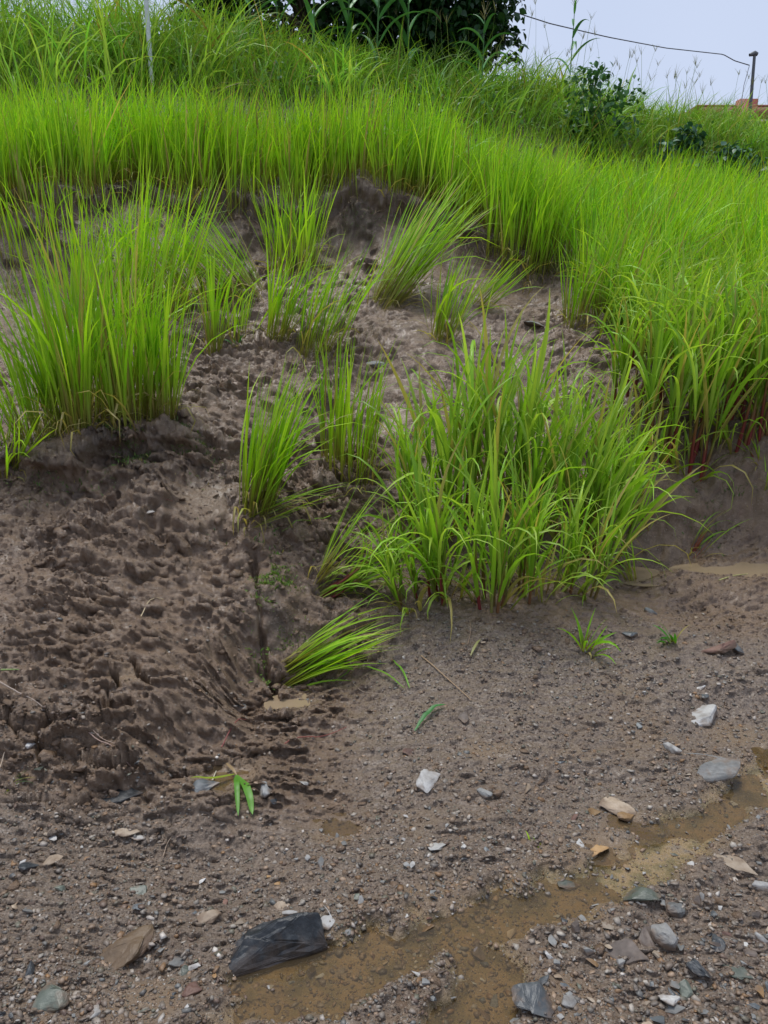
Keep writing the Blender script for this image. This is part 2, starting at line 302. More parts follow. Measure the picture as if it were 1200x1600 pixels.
M_SOIL = soil_material(); M_WATER = water_material(); M_MUDDY = water_material('muddy_water', .7, (.36, .27, .17)); M_GRAIN = grain_material('gravel_grains', .5); M_CLOD = grain_material('mud_crumb', .5)
M_RICE = leaf_material('rice_leaf', .42, .42); M_MILLET = leaf_material('millet_leaf', .38, .4); M_WEED = leaf_material('weed_leaf', .55, .3); M_DARK = leaf_material('dark_leaf', .42, .15)

# ------------------------------------------------------------------ mesh helpers
def mk_mesh(name, V, F, material=None, smooth=True, attrs=None):
    V = np.asarray(V, np.float32).reshape(-1, 3); F = np.asarray(F, np.int32); k = F.shape[1]
    me = bpy.data.meshes.new(name); me.vertices.add(len(V)); me.vertices.foreach_set('co', V.ravel())
    me.loops.add(F.size); me.loops.foreach_set('vertex_index', F.ravel())
    me.polygons.add(len(F)); me.polygons.foreach_set('loop_start', np.arange(0, F.size, k, dtype=np.int32))
    me.polygons.foreach_set('loop_total', np.full(len(F), k, np.int32))
    if smooth: me.polygons.foreach_set('use_smooth', np.ones(len(F), bool))
    for an, av in (attrs or {}).items():
        av = np.asarray(av, np.float32)
        if av.ndim == 1: me.attributes.new(an, 'FLOAT', 'POINT').data.foreach_set('value', av)
        else:
            c4 = np.ones((len(av), 4), np.float32); c4[:, :3] = av; me.attributes.new(an, 'FLOAT_COLOR', 'POINT').data.foreach_set('color', c4.ravel())
    me.update(calc_edges=True)
    if material: me.materials.append(material)
    return me
def ob(name, me, parent=None, loc=(0, 0, 0), rot=(0, 0, 0), scale=(1, 1, 1), kind=None, label=None, cat=None, group=None):
    o = bpy.data.objects.new(name, me); COL.objects.link(o); o.location = loc; o.rotation_euler = rot; o.scale = scale
    if parent: o.parent = parent
    if kind: o['kind'] = kind
    if label: o['label'] = label
    if cat: o['category'] = cat
    if group: o['group'] = group
    return o

# ------------------------------------------------------------------ ground: one sheet, finer where it is near
us = np.concatenate([-np.geomspace(40, .66, 46), np.linspace(-.63, .63, 600), np.geomspace(.66, 40, 46)])
ys = np.concatenate([-np.geomspace(60, .3, 14), np.linspace(0, 1.05, 12), 1.1 * np.exp(np.linspace(0, math.log(9 / 1.1), 800)), np.geomspace(9.1, 300, 90)])
YY, UU = np.meshgrid(ys, us, indexing='ij'); XX = UU * np.sqrt(YY ** 2 + .25)
gx, gy = XX.ravel(), YY.ravel(); ZN = zones(gx, gy); gz, gd = hfull(gx, gy, ZN, True)
nr, nc = YY.shape
slope = np.abs(np.gradient(gz.reshape(nr, nc), axis=0) / np.maximum(np.gradient(YY, axis=0), 1e-4)).ravel(); k9 = sst(.75, 1.8, slope) * sst(11, 8, gy) * np.maximum(np.maximum(sst(5.7, 6.2, gy), .28), sst(3.3, 3.5, gy) * sst(4.1, 3.9, gy) * sst(-.85, -1.0, gx))
d1, d2, cid = cells(gx, gz * 1.3, .07, 21); gd = gd + k9 * (fbm(gx, gz * 1.4, .16, 3, 55) * .07 + fbm(gx, gz * 1.6, .045, 2, 56) * .03 + (cid - .5) * .04 * sst(0, .2, d2 - d1))
idx = np.arange(nr * nc).reshape(nr, nc)
GF = np.stack([idx[:-1, :-1], idx[:-1, 1:], idx[1:, 1:], idx[1:, :-1]], -1).reshape(-1, 4)
wetm = sst(.06, -.01, np.minimum(ZN['ds'], ZN['dp']))
siltp = wetm * .9 + .5 * sst(.32, .6, fbm(gx, gy, .3, 4, 50)) * (1 - ZN['slump']) * sst(3.2, 2.2, gy) + .35 * sst(.2, .6, fbm(gx, gy, .7, 3, 51)) * sst(3.5, 4.5, gy) * (1 - ZN['field'])
for p, r in SILT:
    siltp = np.maximum(siltp, np.exp(-(((gx - p[0]) / (r * 1.3)) ** 2 + ((gy - p[1]) / r) ** 2) ** 2) * .8 * sst(-.5, .1, ZN['n2']))
peat = ZN['field'] * .6
for p, r in ((at(180, 700), .5), (at(440, 960), .16), (at(800, 880), .3), (at(60, 370), .5), (at(570, 345), .45), (at(360, 345), .35), (at(860, 425), .35), (at(640, 900), .25)):
    peat = np.maximum(peat, .75 * np.exp(-(((gx - p[0]) / r) ** 2 + ((gy - p[1]) / (r * .5)) ** 2)) * sst(-.5, .3, fbm(gx, gy, .12, 3, 52)))
ground = ob('ground', mk_mesh('ground', np.stack([gx, gy - gd, gz], -1), GF, M_SOIL, True, {'gravel': np.clip(ZN['gravel'] * .8 + .12, 0, 1), 'silt': np.clip(siltp, 0, 1), 'peat': peat, 'bed': sst(.035, -.01, ZN['ds'])}), kind='structure')
ground['label'] = 'wet brown mud slope and gravelly wash with torn lumps and cracks'

# ------------------------------------------------------------------ water
wxs, wys = np.meshgrid(np.arange(-2.2, 3.2, .02), np.arange(.9, 3.0, .02)); wd = np.minimum(seg_dist(wxs, wys, STREAM, SRAD), np.minimum(seg_dist(wxs, wys, ROCKPOOL) - .05, seg_dist(wxs, wys, LOWARM) - .05))
wid = np.arange(wxs.size).reshape(wxs.shape); keep = (wd[:-1, :-1] < .07)
WF = np.stack([wid[:-1, :-1][keep], wid[:-1, 1:][keep], wid[1:, 1:][keep], wid[1:, :-1][keep]], -1); used, inv_ = np.unique(WF, return_inverse=True); WV = np.stack([wxs.ravel(), wys.ravel(), hbase(wxs.ravel(), wys.ravel()) - .0165], -1)[used]
ob('stream', mk_mesh('stream', WV, inv_.reshape(WF.shape), M_WATER), kind='structure', label='shallow muddy rivulet running over the gravel wash')
for nm, (pts, r) in POOLS.items():
    c = np.mean(pts, 0); ext = np.ptp(np.array(pts), axis=0) / 2 + r + .05; a = np.linspace(0, 2 * math.pi, 28, endpoint=False)
    zc = float(np.mean([hbase(p[0], p[1]) for p in pts])) - .009
    V = [(c[0], c[1], zc)] + [(c[0] + ext[0] * math.cos(q), c[1] + ext[1] * math.sin(q), zc) for q in a]
    F = [(0, i + 1, (i + 1) % 28 + 1) for i in range(28)]
    ob('puddle', mk_mesh('puddle', V, F, M_MUDDY if nm in ('side', 'right', 'foot') else M_WATER), kind='structure', label='small muddy puddle on the gravel')
# ------------------------------------------------------------------ blades
def blades(P, az, tilt, droop, L, W, seg=5, fold=.25, twist=None, cols=None, prof='rice', pw=1.7, kink=0.0):
    """strips that rise from P, lean to az by tilt and bend over by droop; returns verts, quads, colours"""
    N = len(P); t = np.linspace(0, 1, seg + 1)
    th = tilt[:, None] + droop[:, None] * (t[None] ** pw); thm = (th[:, 1:] + th[:, :-1]) / 2
    ds = (L / seg)[:, None]; r = np.concatenate([np.zeros((N, 1)), np.cumsum(np.sin(thm) * ds, 1)], 1); z = np.concatenate([np.zeros((N, 1)), np.cumsum(np.cos(thm) * ds, 1)], 1)
    ca, sa = np.cos(az)[:, None], np.sin(az)[:, None]
    side = rng.normal(0, .05, N)[:, None] * L[:, None] * t[None] ** 2
    C = np.stack([P[:, 0:1] + ca * r - sa * side, P[:, 1:2] + sa * r + ca * side, P[:, 2:3] + z], -1)
    tw = (rng.uniform(-1.1, 1.1, N) if twist is None else twist)[:, None] * (.4 + .6 * t[None])
    nrm = np.stack([-ca * np.cos(th), -sa * np.cos(th), np.sin(th)], -1); sid = np.stack([-sa + 0 * th, ca + 0 * th, 0 * th], -1)
    Wd = sid * np.cos(tw)[..., None] + nrm * np.sin(tw)[..., None]; Nd = nrm * np.cos(tw)[..., None] - sid * np.sin(tw)[..., None]
    if prof == 'rice': wp = np.clip(.30 + 1.5 * t, 0, 1) * (1 - t ** 2.6) + .03
    elif prof == 'stem': wp = 1 - .35 * t
    else: wp = np.clip(.45 + 3 * t, 0, 1) * (1 - t ** 2.2) + .02
    hw = (W[:, None] * wp[None] / 2)[..., None]
    if fold: V = np.stack([C - Wd * hw, C - Nd * hw * fold * 2, C + Wd * hw], 2); k = 3
    else: V = np.stack([C - Wd * hw, C + Wd * hw], 2); k = 2
    ix = np.arange(N * (seg + 1) * k).reshape(N, seg + 1, k); F = []
    for j in range(k - 1): F.append(np.stack([ix[:, :-1, j], ix[:, :-1, j + 1], ix[:, 1:, j + 1], ix[:, 1:, j]], -1).reshape(-1, 4))
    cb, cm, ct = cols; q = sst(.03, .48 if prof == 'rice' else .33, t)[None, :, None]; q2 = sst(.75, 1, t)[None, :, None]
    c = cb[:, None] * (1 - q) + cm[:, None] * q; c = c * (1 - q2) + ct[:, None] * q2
    return V.reshape(-1, 3), np.concatenate(F), np.repeat(c[:, :, None], k, 2).reshape(-1, 3)
def join(parts):
    V, F, C, o = [], [], [], 0
    for v, f, c in parts: V.append(v); F.append(f + o); C.append(c); o += len(v)
    return np.concatenate(V), np.concatenate(F), np.concatenate(C)
def pal(N, a, b, dry=0.0, drycol=(.42, .36, .12)):
    t = rng.random((N, 1)); c = np.array(a) * (1 - t) + np.array(b) * t; c = c * rng.uniform(.75, 1.2, (N, 1))
    if dry:
        m = rng.random(N) < dry; c[m] = np.array(drycol) * rng.uniform(.6, 1.2, (m.sum(), 1))
    return c
RICE_A, RICE_B = (.215, .48, .014), (.43, .66, .04)
STRAW = ((.30, .22, .07), (.28, .32, .06)); RED = ((.26, .05, .05), (.34, .13, .08))
def tuft_arrays(n, h, rb, spread, lean=(0, 0), stiff=1.0, w=.0085, dry=.06, base=STRAW, colA=RICE_A, colB=RICE_B, gfun=None, seg=6, fold=.22, droop=(.0, .5), prof='rice', lmin=.45):
    a = rng.uniform(0, 2 * math.pi, n); rr = rb * np.sqrt(rng.random(n)); ox, oy = rr * np.cos(a), rr * np.sin(a)
    d = np.stack([lean[0] + ox / max(rb, 1e-3) * spread + rng.normal(0, spread * .45, n), lean[1] + oy / max(rb, 1e-3) * spread + rng.normal(0, spread * .45, n), np.ones(n)], -1)
    az = np.arctan2(d[:, 1], d[:, 0]); tilt = np.arctan(np.hypot(d[:, 0], d[:, 1]))
    L = h * (lmin + (1.05 - lmin) * rng.random(n) ** .6); oz = (gfun(ox, oy) if gfun else 0) - .015 + 0 * ox
    dr = rng.uniform(droop[0], droop[1], n) ** 1.3 / stiff
    big = rng.random(n) < .13; dr[big] += rng.uniform(.5, 1.3, big.sum())
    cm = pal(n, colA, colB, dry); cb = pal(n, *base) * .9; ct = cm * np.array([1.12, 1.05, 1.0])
    W = w * rng.uniform(.5, 1.4, n)
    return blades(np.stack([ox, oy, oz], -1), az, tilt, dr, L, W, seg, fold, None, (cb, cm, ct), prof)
def stems_arrays(n, h, rb, lean, gfun=None, cols=STRAW, w=.006, spread=.12):
    a = rng.uniform(0, 2 * math.pi, n); rr = rb * .8 * np.sqrt(rng.random(n)); ox, oy = rr * np.cos(a), rr * np.sin(a)
    d = np.stack([lean[0] + ox / max(rb, 1e-3) * spread, lean[1] + oy / max(rb, 1e-3) * spread], -1) + rng.normal(0, .06, (n, 2))
    az = np.arctan2(d[:, 1], d[:, 0]); tilt = np.arctan(np.hypot(d[:, 0], d[:, 1])); cb = pal(n, *cols)
    oz = (gfun(ox, oy) if gfun else 0) - .015 + 0 * ox
    return blades(np.stack([ox, oy, oz], -1), az, tilt, rng.uniform(0, .15, n), h * rng.uniform(.25, .5, n), w * rng.uniform(.7, 1.3, n), 3, .4, None, (cb * .8, cb, pal(n, (.2, .36, .03), (.24, .4, .04))), 'stem')
def rice_clump(px, row, hpx, wpx, n, lean, label, spread=.16, group=None, dry=.10, base=STRAW, w=.0135, name='rice_clump', colA=RICE_A, colB=RICE_B, droop=(0, .5), stiff=1.0, xy=None, h=None, lmin=.45, cat='rice clump', depth=.7):
    x, y = xy if xy is not None else at(px, row, None); z = H(x, y); dist = y * CP_ - (z - CAMZ) * SP_
    h = h or hpx / FPX * dist; rb = max(.02, 1.25 * wpx / 2 / FPX * dist)
    g = lambda ox, oy: hfull(x + ox, y + oy) - z
    r = ob(name, None, loc=(x, y, z), label=label, cat=cat, group=group)
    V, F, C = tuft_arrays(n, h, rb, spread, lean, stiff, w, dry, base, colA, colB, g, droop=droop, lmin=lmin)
    ob('foliage', mk_mesh('foliage', V, F, M_RICE, attrs={'Col': C}), r, kind='stuff')
    V, F, C = tuft_arrays(max(6, n // 4), h * .48, rb * 1.15, .7, lean, .5, w * .75, .8, ((.26, .18, .08), (.34, .26, .12)), (.42, .36, .12), (.34, .40, .08), g, seg=4, droop=(.5, 2.0), lmin=.3); ob('dry_leaves', mk_mesh('dry_leaves', V, F, M_RICE, attrs={'Col': C}), r, kind='stuff')
    V, F, C = stems_arrays(max(6, n // 4), h, rb, lean, g, base); ob('stems', mk_mesh('stems', V, F, M_RICE, attrs={'Col': C}), r, kind='stuff')
    return r
G1 = None
# px,row of the base, height px, width px of the base, blades, lean (right, away), label
CL = [(118, 684, 300, 56, 150, (-.05, .05), 'tall dense rice clump, the thickest one on the mossy ledge', .15),
      (205, 662, 285, 70, 130, (.03, .05), 'tall upright rice clump on the mossy ledge, beside the thickest one', .13),
      (258, 664, 225, 34, 60, (.06, 0), 'rice clump at the bare mud end of the mossy ledge', .14),
      (62, 708, 215, 50, 60, (-.12, 0), 'thin splayed rice clump with yellowed blades on the mossy ledge', .24),
      (165, 640, 270, 60, 80, (.02, .1), 'rice clump at the back of the mossy ledge', .15),
      (10, 730, 130, 40, 34, (.3, -.2), 'low yellowing rice tuft drooping over the mud beside the ledge', .5),
      (150, 520, 235, 70, 95, (.10, 0), 'tall rice clump leaning over the hollow behind the mossy ledge', .2),
      (230, 500, 250, 90, 130, (.16, .05), 'wide rice clump in the hollow behind the mossy ledge', .24),
      (290, 480, 190, 70, 90, (-.5, .1), 'rice clump leaning sideways beside the earth scarp', .18),
      (385, 470, 170, 60, 100, (-.75, .1), 'rice clump knocked flat towards the hollow below the scarp', .2),
      (334, 545, 195, 20, 34, (.03, 0), 'slender rice tuft standing alone in the middle of the mud', .11),
      (372, 528, 95, 34, 22, (.1, 0), 'short broad bladed grass tuft beside the slender rice tuft', .3),
      (432, 535, 165, 34, 55, (.28, 0), 'rice clump leaning over at the lip of the bare mud', .15),
      (495, 555, 190, 60, 65, (.32, 0), 'spindly rice clump leaning over with straw coloured base', .15),
      (460, 408, 160, 62, 110, (.02, 0), 'round dense rice clump on the mud just below the scarp', .2),
      (600, 470, 250, 46, 120, (.62, .25), 'rice clump bent far over beside the muddy gully', .2),
      (690, 535, 150, 32, 55, (.22, 0), 'small rice clump at the head of the muddy gully', .2),
      (745, 480, 110, 30, 26, (.9, 0), 'flattened rice blades lying out over the gully mud', .25),
      (895, 515, 130, 26, 40, (.08, 0), 'short rice tuft at the gully rim below the terrace', .13),
      (945, 515, 180, 70, 80, (.22, 0), 'rice clump at the gully rim, taller than its neighbour tuft', .18),
      (400, 795, 235, 40, 110, (.24, .05), 'rice clump growing alone on the bare mud slope, leaning over', .13),
      (545, 757, 215, 68, 85, (.06, 0), 'upright thin rice clump with straw coloured base in front of the gully', .12),
      (60, 330, 150, 110, 100, (.02, 0), 'rice clump above the dark scarp at the terrace end', .12),
      (820, 415, 200, 70, 110, (.15, 0), 'rice clump with dry brown base at the terrace corner', .16)]
for px, row, hp, wp, n, ln, lb, sp in CL: rice_clump(px, row, hp, wp, n, ln, lb, sp)
# bent and fallen ones in the middle
rice_clump(436, 1018, 285, 22, 60, (1.5, .15), 'uprooted rice clump lying over the gravel bank', .42, droop=(.1, .9), h=.56, w=.010, lmin=.5)
rice_clump(383, 826, 200, 20, 12, (2.2, .1), 'few rice blades lying flat across the mud', .45, h=.5, w=.007)
rice_clump(500, 905, 300, 30, 18, (.75, .1), 'sparse long grass blades rising beside the red stalks', .3, h=.6, w=.008)
# rice along the broken front edge of the terrace: one by one
k = 0
for s in np.arange(-4.6, 1.55, .17):
    for j in range(2):
        x = s + rng.normal(0, .05); y = float(np.interp(x, EX, EY)) + .10 + .26 * j + rng.normal(0, .04)
        if field_d(np.array([x]), np.array([y]))[0] < 0.03: y += .1
        lean = (.05 + .06 * x / 4, -.03)
        rice_clump(0, 0, 0, 36, 46, lean, 'rice tuft in the row along the broken terrace edge', .13, 'rice tufts along the broken terrace edge', xy=(x, y), h=rng.uniform(.68, .92), dry=.1, w=.0125, name='rice_tuft', cat='rice tuft', base=((.32, .2, .06), (.28, .32, .06)))
# ------------------------------------------------------------------ the standing rice of the terrace (uncountable)
def scatter(n, x0, x1, y0, y1, test):
    x = rng.uniform(x0, x1, n); y = rng.uniform(y0, y1, n); m = test(x, y); return x[m], y[m]
def back_edge(x): return np.interp(x, [-12, -5, -2, 0, 2.5, 5, 12], [8.9, 9.0, 9.35, 9.7, 10.3, 10.65, 10.8])
def mass(name, x, y, nb, h, lean, cA, cB, label, cat, w=.0125, spread=.18, dry=.04, mt=M_RICE, base=STRAW, seg=4, droop=(0, .5), fold=0, prof='rice', rb=.07, lmin=.5):
    """nb blades round each of the points x, y"""
    n = len(x) * nb; X = np.repeat(x, nb) + rng.normal(0, rb, n); Y = np.repeat(y, nb) + rng.normal(0, rb, n); hh = np.repeat(h, nb)
    d = np.stack([lean[0] + np.repeat(rng.normal(0, spread * 1.0, len(x)), nb) + rng.normal(0, spread, n), lean[1] + np.repeat(rng.normal(0, spread * .7, len(x)), nb) + rng.normal(0, spread, n)], -1)
    az = np.arctan2(d[:, 1], d[:, 0]); tilt = np.arctan(np.hypot(d[:, 0], d[:, 1])); L = hh * (lmin + (1.08 - lmin) * rng.random(n) ** .6)
    dr = rng.uniform(droop[0], droop[1], n); big = rng.random(n) < .08; dr[big] += rng.uniform(.4, 1.4, big.sum())
    cm = pal(n, cA, cB, dry) * np.repeat(rng.uniform(.72, 1.15, len(x)) * (1 + .22 * fbm(x, y, .8, 2, 66)), nb)[:, None]; cm[:, 0] *= np.repeat(rng.uniform(.75, 1.2, len(x)), nb); cb = pal(n, *base) * .8
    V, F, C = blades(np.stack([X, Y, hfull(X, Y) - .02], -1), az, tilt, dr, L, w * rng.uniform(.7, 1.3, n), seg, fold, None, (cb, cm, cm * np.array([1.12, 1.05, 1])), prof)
    return ob(name, mk_mesh(name, V, F, mt, attrs={'Col': C}), kind='stuff', label=label, cat=cat)
inv = lambda x, y: (np.abs(x) < .62 * y + .7)
x, y = scatter(6600, -7.5, 8.5, 4.2, 11, lambda x, y: inv(x, y) & (fbm(x, y, .5, 2, 68) > -.62) & (field_d(x, y) > .30) & (y < back_edge(x) + fbm(x, y, 1, 2, 60) * .3) & ~((x > 1.2) & (y < 5.3)))
hh = np.interp(x, [-5, -1.5, 0, 2, 6], [.86, .82, .72, .74, .78]) + .12 * fbm(x, y, 1.2, 2, 61) + .30 * fbm(x, y, .45, 2, 67) + rng.normal(0, .06, len(x))
mass('standing_rice', x, y, 11, hh, (.10, .02), RICE_A, RICE_B, 'dense bright green standing rice covering the terrace', 'rice field')
# ------------------------------------------------------------------ broad bladed millet: every stem and leaf a piece
MIL_A, MIL_B = (.24, .46, .03), (.44, .62, .09)
def one_blade(L, W, tilt, droop, cA, cB, cbase, seg=8, fold=.3, twist=.2, pw=1.6, prof='wide'):
    a = lambda v: np.array([v], float)
    return blades(np.zeros((1, 3)), a(0), a(tilt), a(droop), a(L), a(W), seg, fold, a(twist), (np.array([cbase]), np.array([cA]), np.array([cB])), prof, pw)
LEAF = []
for i in range(22):
    f = i / 21; c = pal(1, MIL_A, MIL_B)[0]; dry = i in (5, 16)
    if dry: c = np.array((.40, .36, .10)) * rng.uniform(.8, 1.1)
    V, F, C = one_blade(rng.uniform(.5, .75), rng.uniform(.018, .031), rng.uniform(.05, .3), [.35, .7, 1.3, 2.0, 2.5][i % 5] * rng.uniform(.85, 1.1), c, c * np.array([1.1, 1.0, 1.2]), c * .9, twist=rng.uniform(-.7, .7), pw=rng.uniform(1.4, 2.4))
    LEAF.append(mk_mesh('leaf', V, F, M_MILLET, attrs={'Col': C}))
STEM = []
def tube(pts, rad, nside=5, cols=None):
    pts = np.array(pts, float); n = len(pts); T = np.gradient(pts, axis=0); T /= np.linalg.norm(T, axis=1)[:, None] + 1e-9
    up = np.array([.31, .17, .93]) if abs(T[:, 2]).mean() < .9 else np.array([1., .1, 0]); A = np.cross(T, up); A /= np.linalg.norm(A, axis=1)[:, None]; B = np.cross(T, A)
    a = np.linspace(0, 2 * math.pi, nside, endpoint=False); rad = np.broadcast_to(rad, n)
    V = pts[:, None] + rad[:, None, None] * (A[:, None] * np.cos(a)[None, :, None] + B[:, None] * np.sin(a)[None, :, None])
    ix = np.arange(n * nside).reshape(n, nside); F = np.stack([ix[:-1], np.roll(ix[:-1], -1, 1), np.roll(ix[1:], -1, 1), ix[1:]], -1).reshape(-1, 4)
    C = np.repeat((np.zeros((n, 3)) + .2 if cols is None else np.array(cols))[:, None], nside, 1).reshape(-1, 3)
    return V.reshape(-1, 3), F, C
for i in range(8):
    t = np.linspace(0, 1, 6); b = rng.uniform(-.03, .03, 2)
    pts = np.stack([b[0] * t ** 2, b[1] * t ** 2, t * .5], -1); red = [0, .3, .6, 1][i % 4]
    c0 = np.array(RED[0]) * red + np.array((.28, .26, .08)) * (1 - red); c1 = np.array((.20, .38, .03)); q = sst(.25, .95, t * (1.3 - .5 * red))[:, None]
    V, F, C = tube(pts, .0068 - .003 * t, 5, c0 * (1 - q) + c1 * q); STEM.append(mk_mesh('stem', V, F, M_MILLET, attrs={'Col': C}))
def millet(px, row, hpx, wpx, ns, label, lean=(0, 0), group=None, reds=(0, 1, 2, 3), spread=.16, xy=None, h=None, nl=(5, 7), name='millet_clump', droopy=(0, 1, 2, 3, 4), lw=1.0, fmin=.12, thick=1.0):
    x, y = xy if xy is not None else at(px, row); z = H(x, y); dist = y * CP_ - (z - CAMZ) * SP_
    h = h or hpx / FPX * dist; rb = wpx / 2 / FPX * dist if wpx else .07
    r = ob(name, None, loc=(x, y, z), label=label, cat='millet clump', group=group)
    V, F, C = tuft_arrays(max(4, ns * 2), h * .55, rb * 1.1, .55, lean, 1, .015, .3, ((.22, .1, .06), (.26, .28, .07)), MIL_A, MIL_B, lambda ox, oy: hfull(x + ox, y + oy) - z, seg=6, droop=(.8, 2.3), prof='wide', lmin=.4)
    ob('lower_leaves', mk_mesh('lower_leaves', V, F, M_MILLET, attrs={'Col': C}), r, kind='stuff')
    aa = rng.uniform(0, 6.283, ns); qq = rb * np.sqrt(rng.random(ns)); OX, OY = qq * np.cos(aa), qq * np.sin(aa); OZ = hfull(x + OX, y + OY) - z - .02
    for i in range(ns):
        ox, oy, oz = float(OX[i]), float(OY[i]), float(OZ[i])
        d = Vector((lean[0] + ox / rb * spread + rng.normal(0, spread * .5), lean[1] + oy / rb * spread + rng.normal(0, spread * .5), 1)).normalized()
        hs = h * rng.uniform(.32, .62); rot = d.to_track_quat('Z', 'Y').to_euler(); k = thick * rng.uniform(.9, 1.2)
        st = ob('stem', STEM[random.choice(reds) + 4 * random.randint(0, 1)], r, (ox, oy, oz), rot, (k, k, hs / .5))
        base_az = rng.uniform(0, 6.283); m = random.randint(*nl)
        for j in range(m):
            f = fmin + (1 - fmin) * (j + rng.uniform(0, .6)) / m; f = min(f, 1.0)
            p = Vector((ox, oy, oz)) + d * hs * f; az = base_az + j * 2.75 + rng.normal(0, .5)
            sc = h / .95 * rng.uniform(.7, 1.05) * (1.0 if j < m - 1 else .85)
            top = j == m - 1
            li = random.choice([i2 for i2 in range(22) if i2 % 5 in ((0, 1, 2) if top else droopy)])
            rz = Matrix.Rotation(az, 3, 'Z').to_quaternion(); q2 = Vector((0, 0, 1)).rotation_difference(d)
            ob('leaf', LEAF[li], st if False else r, p, (q2 @ rz).to_euler(), (sc, sc * lw, sc))
    return r
big = 'big millet stand behind the gravel bank'
ML = [(640, 935, 190, 60, 6, (-.25, -.3), 'low millet clump drooping over the gravel bank beside the uprooted rice'), (700, 925, 270, 60, 7, (-.05, -.1), 'front millet clump of the big stand with a long whitish drooping blade'),
      (770, 938, 300, 60, 7, (0, -.05), 'front millet clump rooted right behind the crest of the gravel bank'), (840, 930, 260, 60, 6, (.05, -.1), 'front millet clump with straw coloured lower leaves behind the bank crest'),
      (905, 925, 220, 60, 6, (.15, -.1), 'lower millet clump at the open end of the big stand, near the puddle'), (645, 850, 270, 50, 6, (-.1, 0), 'red stemmed millet clump at the gully side of the big stand'),
      (705, 830, 330, 60, 7, (0, 0), 'tall millet clump with nodding tips in the middle of the big stand'), (760, 810, 345, 60, 7, (.03, 0), 'tallest millet clump, its tips bent over against the mud'),
      (825, 835, 290, 60, 7, (.05, 0), 'dense millet clump in the middle of the big stand behind the crest'), (885, 850, 300, 60, 7, (.1, 0), 'leafy millet clump beside the open end of the big stand'),
      (940, 860, 280, 50, 6, (.18, 0), 'millet clump leaning out of the big stand towards the red stalks'), (800, 760, 260, 60, 6, (0, 0), 'shorter millet clump at the back of the big stand'),
      (900, 770, 240, 60, 6, (.1, 0), 'back millet clump of the big stand next to the gully mouth'), (965, 780, 230, 50, 5, (.1, 0), 'slim millet clump between the big stand and the red stemmed row')]
for px, row, hp, wp, ns, ln, lb in ML: millet(px, row, hp, wp, int(ns * 1.4), lb, ln)
# the flattened red stalks
r = millet(502, 918, 0, 26, 6, 'crimson millet stalks lying flat beside the mossy bank', (1.6, .3), reds=(3,), h=.62, spread=.22)
# red stemmed row at the foot of the terrace
RL = [(985, 640, 200, 50, 6, 'red stemmed millet clump at the near corner of the terrace'), (1030, 700, 260, 50, 7, 'tall red stemmed millet clump with broken pale leaf tip'), (1075, 715, 280, 50, 7, 'red stemmed millet clump with nodding tips at the foot of the terrace'),
      (1110, 660, 240, 60, 6, 'green millet clump standing behind the red stemmed row'), (1150, 690, 260, 50, 7, 'millet clump with bundled dark red stalks at its foot'), (1190, 690, 250, 40, 6, 'millet clump with red stalks beside the bundled one'),
      (1240, 700, 260, 50, 6, 'outermost red stemmed millet clump of the row'), (1060, 640, 240, 60, 6, 'leafy millet clump set back into the terrace rice'), (1170, 630, 220, 60, 6, 'millet clump set back behind the bundled red stalks'), (1010, 590, 200, 60, 5, 'millet clump mixed into the first rice of the terrace')]
for px, row, hp, wp, ns, lb in RL: millet(px, row, hp, wp, int(ns * 1.4), lb, (.05, -.02), reds=(2, 3, 3), spread=.12, fmin=.62, thick=1.5)
x, y = scatter(330, 1.45, 4.5, 4.6, 6.1, lambda x, y: inv(x, y) & (field_d(x, y) > .4))
mass('standing_millet', x, y, 9, .72 + .1 * fbm(x, y, .8, 2, 62), (.05, 0), MIL_A, MIL_B, 'broad bladed millet mixed into the terrace rice behind the red stemmed row', 'millet', .016, .2, .04, M_MILLET, ((.2, .06, .04), (.25, .3, .05)), 6, (.3, 2.2), .25, 'wide', .09)
# small torn up plants on the gravel and mud
SM = [(918, 1015, 75, 14, (.25, -.1), 'uprooted grass tuft with muddy roots on the gravel bank', .5, .014, RICE_A), (1050, 1000, 42, 10, (-.5, -.3), 'small limp green grass tuft lying on the gravel', .6, .012, (.06, .25, .02)),
      (838, 1318, 22, 4, (0, 0), 'tiny green seedling sprouting from the gravel', .3, .006, RICE_B), (1085, 835, 105, 7, (.5, 0), 'bent reddish grass shoot beside the puddle', .35, .012, MIL_A),
      (1010, 800, 90, 9, (-.3, 0), 'torn red based grass shoots on the mud below the terrace', .6, .012, MIL_A), (1180, 735, 60, 8, (-.6, 0), 'flattened red based grass beside the bundled stalks', .6, .012, MIL_A),
      (985, 905, 130, 8, (-.5, -.1), 'grass shoots leaning over the edge of the puddle', .4, .012, MIL_A), (370, 540, 30, 6, (0, 0), 'tiny dark green weed on the lip of the mud', .6, .014, (.03, .16, .03)),
      (15, 460, 60, 14, (.2, 0), 'thin grassy weed on the dark scarp', .7, .006, (.10, .2, .04)), (10, 1225, 40, 8, (1.2, 0), 'wispy green weed lying on the mud by the cracks', .5, .004, (.08, .16, .05)), (1195, 790, 80, 8, (.1, 0), 'thin grass shoot rooted on the far bank of the puddle', .4, .008, MIL_A)]
for px, row, hp, n, ln, lb, sp, w_, cA in SM:
    rice_clump(px, row, hp, 16, n, ln, lb, sp, w=w_, colA=cA, colB=tuple(v * 1.3 for v in cA), base=RED if 'red' in lb else STRAW, name='grass_tuft', cat='grass tuft', droop=(.1, 1.2))
